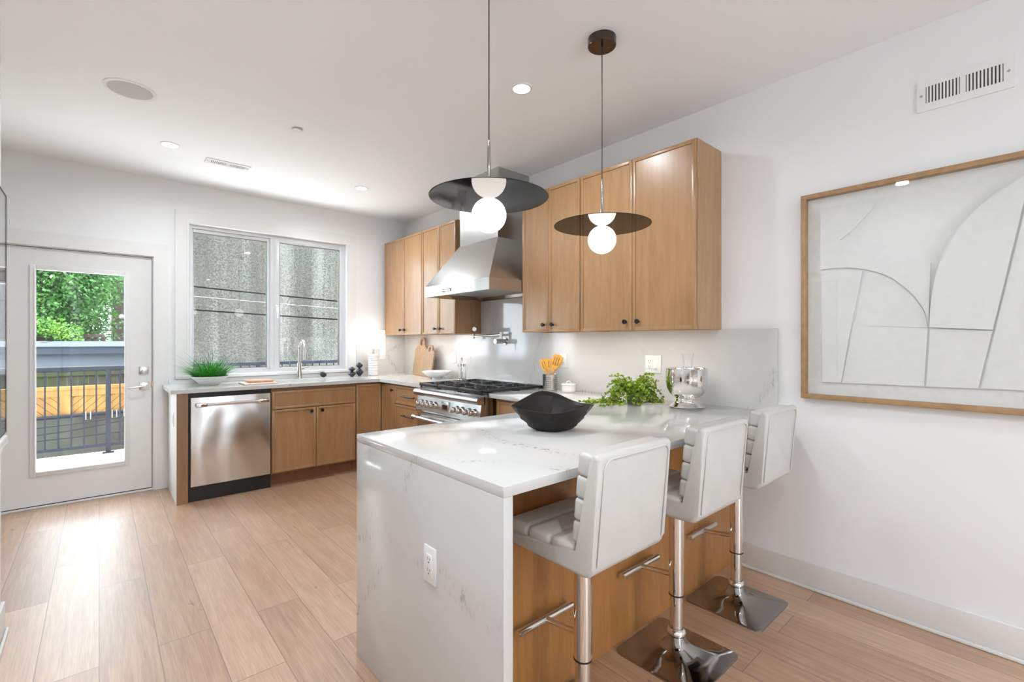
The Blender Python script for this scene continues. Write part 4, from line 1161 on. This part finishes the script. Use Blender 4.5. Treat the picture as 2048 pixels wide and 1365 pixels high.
# utensil caddy
ux_, uy_ = 2.690, 2.600
t = thing('utensil_caddy', (ux_, uy_, CZ), 'perforated steel utensil caddy right of the range', 'utensil holder')
m = MB().lathe([(0, 0), (.055, 0), (.0585, .003), (.0585, .122), (.0595, .124), (.057, .125), (.0565, .122), (.0565, .006), (0, .005)], (ux_, uy_, CZ), 48)
m.build('cup', 'nickel', t)
m = MB()
for k in range(24):
    if k % 6 in (4, 5): continue
    a = 2 * math.pi * k / 24
    for j in range(6):
        z = CZ + .026 + j * .0145; c0 = Vector((ux_ + .0580 * math.cos(a), uy_ + .0580 * math.sin(a), z)); dd = Vector((math.cos(a), math.sin(a), 0))
        m.cyl(c0, c0 + dd * .0009, .0034, seg=8)
m.build('perforations', 'dark_slot', t)
def utensil(name, label, tilt_r, tilt_f, h, bw2, blen, slots, off=(0, 0)):
    t = thing(name, (ux_ + off[0], uy_ + off[1], CZ + .006), label, 'utensil', 'bamboo utensils in the steel caddy')
    base = Vector((ux_ + off[0], uy_ + off[1], CZ + .007))
    rt = Vector((.751, -.661, 0)); fw_ = Vector((.661, .751, 0))
    d = (Vector((0, 0, 1)) + rt * tilt_r + fw_ * tilt_f).normalized(); sd = (rt - d * rt.dot(d)).normalized(); nn = d.cross(sd)
    m = MB(); n = 14; out = []
    for i in range(n + 1):
        f_ = i / n; s_ = f_ * h
        w = .0055 if s_ < h - blen else .0055 + (bw2 - .0055) * math.sin(min(1, (s_ - (h - blen)) / (blen * .55)) * math.pi / 2)
        if f_ > .97: w *= .72
        out.append((s_, w))
    poly = [(-w, s_) for s_, w in out] + [(w, s_) for s_, w in reversed(out)]
    k0 = 0
    m.prism(poly, 'y', -.0035, .0035)
    for v in m.bm.verts: v.co = base + sd * v.co.x + nn * v.co.y + d * v.co.z
    b2 = m.build('blade', 'bamboo', t)
    if slots:
        m = MB()
        for k in range(slots):
            a = (k - (slots - 1) / 2) * bw2 * .5
            m.box(a - bw2 * .08, a + bw2 * .08, -.0042, .0042, h - blen * .68, h - blen * .18)
        for v in m.bm.verts: v.co = base + sd * v.co.x + nn * v.co.y + d * v.co.z
        m.build('slots', 'toe_wood', b2, smooth=False)
utensil('spatula', 'slotted bamboo spatula leaning left in the steel caddy', -.33, .02, .250, .034, .115, 3, (.020, -.014))
utensil('spatula', 'upright slotted bamboo turner in the middle of the caddy', -.02, -.04, .240, .031, .10, 1, (0, .01))
utensil('spatula', 'broad slotted bamboo spatula leaning right in the steel caddy', .30, -.05, .285, .036, .13, 3, (-.018, .008))
utensil('spoon', 'plain bamboo spoon at the far right of the steel caddy', .44, .08, .285, .032, .125, 0, (-.022, .020))
# sugar jar
jx, jy = 2.700, 2.412
t = thing('sugar_jar', (jx, jy, CZ), 'small round white lidded jar next to the steel caddy', 'jar')
MB().lathe([(0, 0), (.050, 0), (.053, .003), (.0535, .050), (0, .050)], (jx, jy, CZ), 40).build('pot', 'ceramic_white', t)
MB().lathe([(.0535, .051), (.0565, .052), (.0565, .058), (.052, .062), (0, .064)], (jx, jy, CZ), 40).build('lid', 'ceramic_white', t)
MB().tube([(jx + .75 * .018 * math.cos(R(a)), jy - .66 * .018 * math.cos(R(a)), CZ + .062 + .018 * math.sin(R(a))) for a in range(0, 181, 18)], .0035, 10).build('lid_handle', 'ceramic_white', t)

# ================================================================== OUTSIDE
DZ = -.05
struct(box(-4, 5, YB + .17, 7.62, DZ - .12, DZ).build('floor_deck', 'deck', smooth=False), 'white painted deck outside the glass door', 'deck')
tag(box(-25, 25, 7.7, 60, -2.3, -2.2).build('garden_ground', 'ground', smooth=False), 'dark ground of the yard below the deck', 'ground', None, 'structure')
# railing
t = thing('deck_railing', (0, 7.5, DZ), 'dark metal railing along the edge of the white deck', 'railing')
ry = 7.5
box(-3.2, 4.6, ry - .025, ry + .025, .955, .997, .003).build('top_rail', 'rail_metal', t)
box(-3.2, 4.6, ry - .015, ry + .015, .035, .068, .002).build('bottom_rail', 'rail_metal', t)
for x in (-1.55, .082, 1.72, 3.36):
    p = box(x - .024, x + .024, ry - .024, ry + .024, DZ, .956, .002).build('post', 'rail_metal', t)
    box(x - .055, x + .055, ry - .055, ry + .055, DZ, DZ + .01, .001).build('foot_plate', 'rail_metal', p)
x = -.79
while x < 4.2:
    if min(abs(x - q) for q in (-1.55, .082, 1.72, 3.36)) > .05:
        box(x - .007, x + .007, ry - .007, ry + .007, .066, .957).build('baluster', 'rail_metal', t, smooth=False)
    x += .109
# neighbour's rendered building
t = thing('neighbour_building', (5.2, 10.4, -2.2), 'streaky grey rendered building wall seen through the sink window', 'building')
box(.80, 9.5, 9.8, 11.0, -2.2, 7.2).build('wall', 'concrete_render', t, smooth=False)
box(.75, 9.6, 9.72, 11.05, 7.2, 7.35).build('coping', 'roof_grey', t, smooth=False)
# cables across that wall
def cable(label, mat, pts, r):
    tag(MB().tube(pts, r, 8).build('cable', mat), label, 'cable', 'cables across the yard')
cy = 9.2
def sagline(x0, z0, x1, z1, y0_, y1_, sag, n=14):
    return [(x0 + (x1 - x0) * i / n, y0_ + (y1_ - y0_) * i / n, z0 + (z1 - z0) * i / n - sag * 4 * (i / n) * (1 - i / n)) for i in range(n + 1)]
cable('upper black cable crossing the grey wall outside the window', 'cable_black', sagline(.3, 2.25, 8.5, 1.98, 9.3, 9.79, .03), .012)
cable('thin white cable between the two black cables outside the window', 'cable_white', sagline(.3, 2.08, 8.5, 1.85, 9.3, 9.79, .02), .004)
cable('lower black cable crossing the grey wall outside the window', 'cable_black', sagline(.3, 1.86, 8.5, 1.66, 9.3, 9.79, .04), .013)
# yellow pine fence, block wall, mossy fence, shed
FY = 10.9
t = thing('pine_fence', (-1.0, FY, .1), 'new yellow pine fence panel with chevron boards beyond the railing', 'fence')
box(-3.5, .76, FY - .05, FY + .05, .48, .535).build('cap_rail', 'new_pine', t, smooth=False)
box(-3.5, .76, FY - .035, FY + .035, .37, .48).build('top_rail', 'new_pine', t, smooth=False)
for xp in (-2.9, -1.95, -.42, .70): box(xp - .07, xp + .07, FY - .045, FY + .04, .06, .38).build('post', 'new_pine', t, smooth=False)
for x0, x1, sg in ((-2.83, -2.02, 1), (-1.88, -.49, -1), (-.35, .63, 1)):
    m = MB(); k = x0 - .6
    while k < x1 + .6:
        q = [(k, .06), (k + .112, .06), (k + .112 + .30 * sg, .375), (k + .30 * sg, .375)]
        for lim, side in ((x0, 1), (x1, -1)):          # trim the board to the bay
            o = []
            for i in range(len(q)):
                a0, a1 = q[i], q[(i + 1) % len(q)]; d0, d1 = (a0[0] - lim) * side, (a1[0] - lim) * side
                if d0 >= 0: o.append(a0)
                if d0 * d1 < 0: f_ = d0 / (d0 - d1); o.append((lim, a0[1] + (a1[1] - a0[1]) * f_))
            q = o
            if len(q) < 3: break
        if len(q) >= 3: m.prism(q, 'y', FY - .012, FY + .012)
        k += .120
    m.build('boards', 'new_pine', t, smooth=False)
    box(x0, x1, FY + .012, FY + .02, .06, .375).build('gap_shade', 'brick_dark', t, smooth=False)  # dark sheet added so the gaps between the boards look shaded
tag(box(-6, .76, FY - .02, FY + .25, -2.2, .05).build('block_wall', 'block_wall', smooth=False), 'dark mossy block wall below the pine fence', 'wall')
tag(MB().tube(sagline(-4, .05, .76, .06, FY - .1, FY - .1, .02), .03, 10).build('conduit_pipe', 'rail_metal'), 'dark pipe running along the top of the block wall', 'pipe')
for i, (za, zb, sg) in enumerate(((-.05, .02, .10), (-.12, -.02, .16), (-.30, -.28, .03))):
    cable(('upper', 'middle', 'lowest')[i] + ' loose wire hanging against the mossy block wall', 'rail_metal', sagline(-2.5, za, .7, zb, FY - .14 - .02 * i, FY - .14, sg), .008)
for x, lab in ((-.14, 'single white bracket on the pipe left of the railing post'), (.20, 'white bracket on the pipe right of the railing post'), (.30, 'white bracket on the pipe nearest the door edge')):
    m = MB(); m.tube([(x - .03, FY - .16, .10), (x - .03, FY - .16, -.03), (x + .03, FY - .16, -.03), (x + .03, FY - .16, .10)], .008, 8)
    tag(m.build('pipe_bracket', 'cable_white'), lab, 'bracket')
GYF = 12.6
t = thing('old_fence', (-1.6, GYF, -.5), 'old mossy board fence behind the yellow pine fence', 'fence')
m = MB(); x = -5.0
while x < .75:
    w = random.uniform(.13, .16); m.box(x, x + w - .004, GYF, GYF + .025, -2.2, .72 + random.uniform(-.015, .015)); x += w
m.build('boards', 'old_boards', t, smooth=False)
m = MB(); m.box(-5, .76, GYF - .06, GYF + .06, .74, .80); m.box(-5, .76, GYF - .04, GYF, .62, .70); m.build('rails', 'old_boards', t, smooth=False)
SY = 14.2
t = thing('shed', (-1.5, SY + 1, -2.2), 'pale blue sided shed with a low roof behind the fences', 'shed')
box(-2.15, 3.0, SY, SY + 3, -2.2, 1.08).build('siding', 'siding', t, smooth=False)
m = MB(); m.prism([(SY - .25, 1.02), (SY - .25, 1.17), (SY - .1, 1.22), (SY + 3.2, 1.30), (SY + 3.2, 1.02)], 'x', -2.5, 3.2); m.build('roof', 'roof_grey', t, smooth=False)
box(-2.52, 3.2, SY - .27, SY - .25, 1.165, 1.185).build('drip_edge', 'roof_grey', t, smooth=False)
tag(box(-6.2, -2.7, SY - .3, SY + 2, -2.2, .62).build('low_roof', 'roof_grey', smooth=False), 'grey lean-to roof left of the pale shed', 'roof')
# brown brick stack and utility pole
t = thing('brick_house', (2.4, 24, -2.2), 'dark brown brick house corner behind the trees', 'house')
box(.36, 4.4, 22.4, 25.4, -2.2, 5.0).build('wall', 'brick_dark', t, smooth=False)
box(.30, 4.5, 22.3, 25.5, 5.0, 5.15).build('parapet', 'roof_grey', t, smooth=False)
t = thing('utility_pole', (.616, 17.6, -2.2), 'grey utility pole with white insulators at the right of the door glass', 'pole')
MB().cyl((.616, 17.65, -2.2), (.616, 17.65, 8), .09, .075, 16).build('pole', 'roof_grey', t)
m = MB()
for z, a in ((3.6, .25), (3.25, -.20), (3.0, .1), (2.0, -.22), (1.85, .1)):
    m.ball((.57 + a * .4, 17.5, z), .06, 12, (1, 1, 1.2))
m.build('insulators', 'insulator', t)
for i, (z0, z1) in enumerate(((1.9, 1.2), (1.75, 1.05))):
    cable(('higher', 'lower')[i] + ' service wire sloping left from the utility pole', 'rail_metal', sagline(.55, z0, -2.4, z1, 17.45, 13.88, .12), .005)
# lattice fence with vines
VY = 18.2
t = thing('lattice_fence', (-2, VY, -2.2), 'brown lattice fence behind the shed roof', 'fence')
m = MB(); x = -7
while x < .1:
    m.box(x, x + .09, VY, VY + .03, -2.2, 1.45); x += .16
m.box(-7, .1, VY - .03, VY, 1.40, 1.50)
m.build('boards', 'brick_dark', t, smooth=False)

def leafcloud(name, mat, parent, n, fn, s0, s1, seed):
    rs = np.random.RandomState(seed)
    c = fn(rs, n)
    d = rs.normal(size=(n, 3)); d /= np.linalg.norm(d, axis=1)[:, None]
    e = np.cross(d, rs.normal(size=(n, 3))); e /= np.linalg.norm(e, axis=1)[:, None]
    s = rs.uniform(s0, s1, size=(n, 1))
    v = np.stack([c - d * s, c + e * s * .55, c + d * s, c - e * s * .55], 1).reshape(-1, 3)
    o = np.array(ORG[parent.name]) if parent else c.mean(0)
    v = v - o
    me = D.meshes.new(name)
    me.vertices.add(4 * n); me.vertices.foreach_set('co', v.astype(np.float32).ravel())
    me.loops.add(4 * n); me.loops.foreach_set('vertex_index', np.arange(4 * n, dtype=np.int32))
    me.polygons.add(n); me.polygons.foreach_set('loop_start', np.arange(0, 4 * n, 4, dtype=np.int32)); me.polygons.foreach_set('loop_total', np.full(n, 4, np.int32))
    me.update(calc_edges=True); me.validate(); me.materials.append(MATS[mat])
    ob = D.objects.new(name, me); COL.objects.link(ob)
    if parent: ob.parent = parent
    else: ob.location = o
    ORG[ob.name] = tuple(o)
    return ob
def clumps(cx, cy, cz, rx, ry_, rz_, k, cr):
    def fn(rs, n):
        q = rs.normal(size=(k, 3)); q /= np.linalg.norm(q, axis=1)[:, None]; q *= rs.uniform(.35, 1, size=(k, 1)) ** .5
        q = q * np.array([rx, ry_, rz_]) + np.array([cx, cy, cz])
        i = rs.randint(0, k, n); w = rs.normal(size=(n, 3)) * cr
        return q[i] + w
    return fn
def tree(x, y, h, rx, rz_, mat, label, n, seed, s=(.032, .075)):
    t = thing('tree', (x, y, -2.2), label, 'tree', 'trees behind the shed')
    m = MB(); m.tube([(x, y, -2.2), (x + .1, y, h * .4), (x + .05, y + .1, h * .75)], [.20, .14, .05], 10)
    rr = random.Random(seed)
    for k in range(7):
        a = rr.uniform(0, 6.28); z = h * rr.uniform(.25, .6); m.tube([(x + .05, y, z), (x + math.cos(a) * rx * .4, y + math.sin(a) * rx * .4, z + .8), (x + math.cos(a) * rx * .8, y + math.sin(a) * rx * .8, z + 1.5)], [.06, .04, .015], 6)
    m.build('trunk', 'bark', t)
    leafcloud('crown', mat, t, n, clumps(x, y, h * .62, rx, rx, rz_, 60, .38), s[0], s[1], seed)
tree(-3.4, 21.0, 6.3, 2.0, 3.0, 'tree_leaf', 'bright green leafy tree at the left of the door glass', 95000, 5)
tree(-1.15, 20.2, 5.9, 1.35, 2.8, 'tree_leaf_dark', 'darker green tree in the middle of the door glass', 70000, 6)
tree(-6.4, 25, 8.4, 3.2, 4.0, 'tree_leaf_dark', 'tall tree far left behind the bright tree', 50000, 8)
tree(-2.2, 26.5, 8.8, 3.0, 3.6, 'tree_leaf', 'tall pale tree farthest back in the yard', 50000, 9, (.06, .11))
def vine_fn(rs, n):
    x = rs.uniform(-6.5, -.35, n); z = 1.40 + np.abs(rs.normal(size=n)) * (.16 + .16 * np.clip((-x - .6) / 2.5, 0, 1)) + .1 * np.sin(x * 3); y = VY - .15 + rs.normal(size=n) * .2
    return np.stack([x, y, z], 1)
tag(leafcloud('ivy', 'vine_leaf', None, 26000, vine_fn, .025, .055, 4), 'bright green ivy spilling over the lattice fence', 'ivy', None, 'stuff')
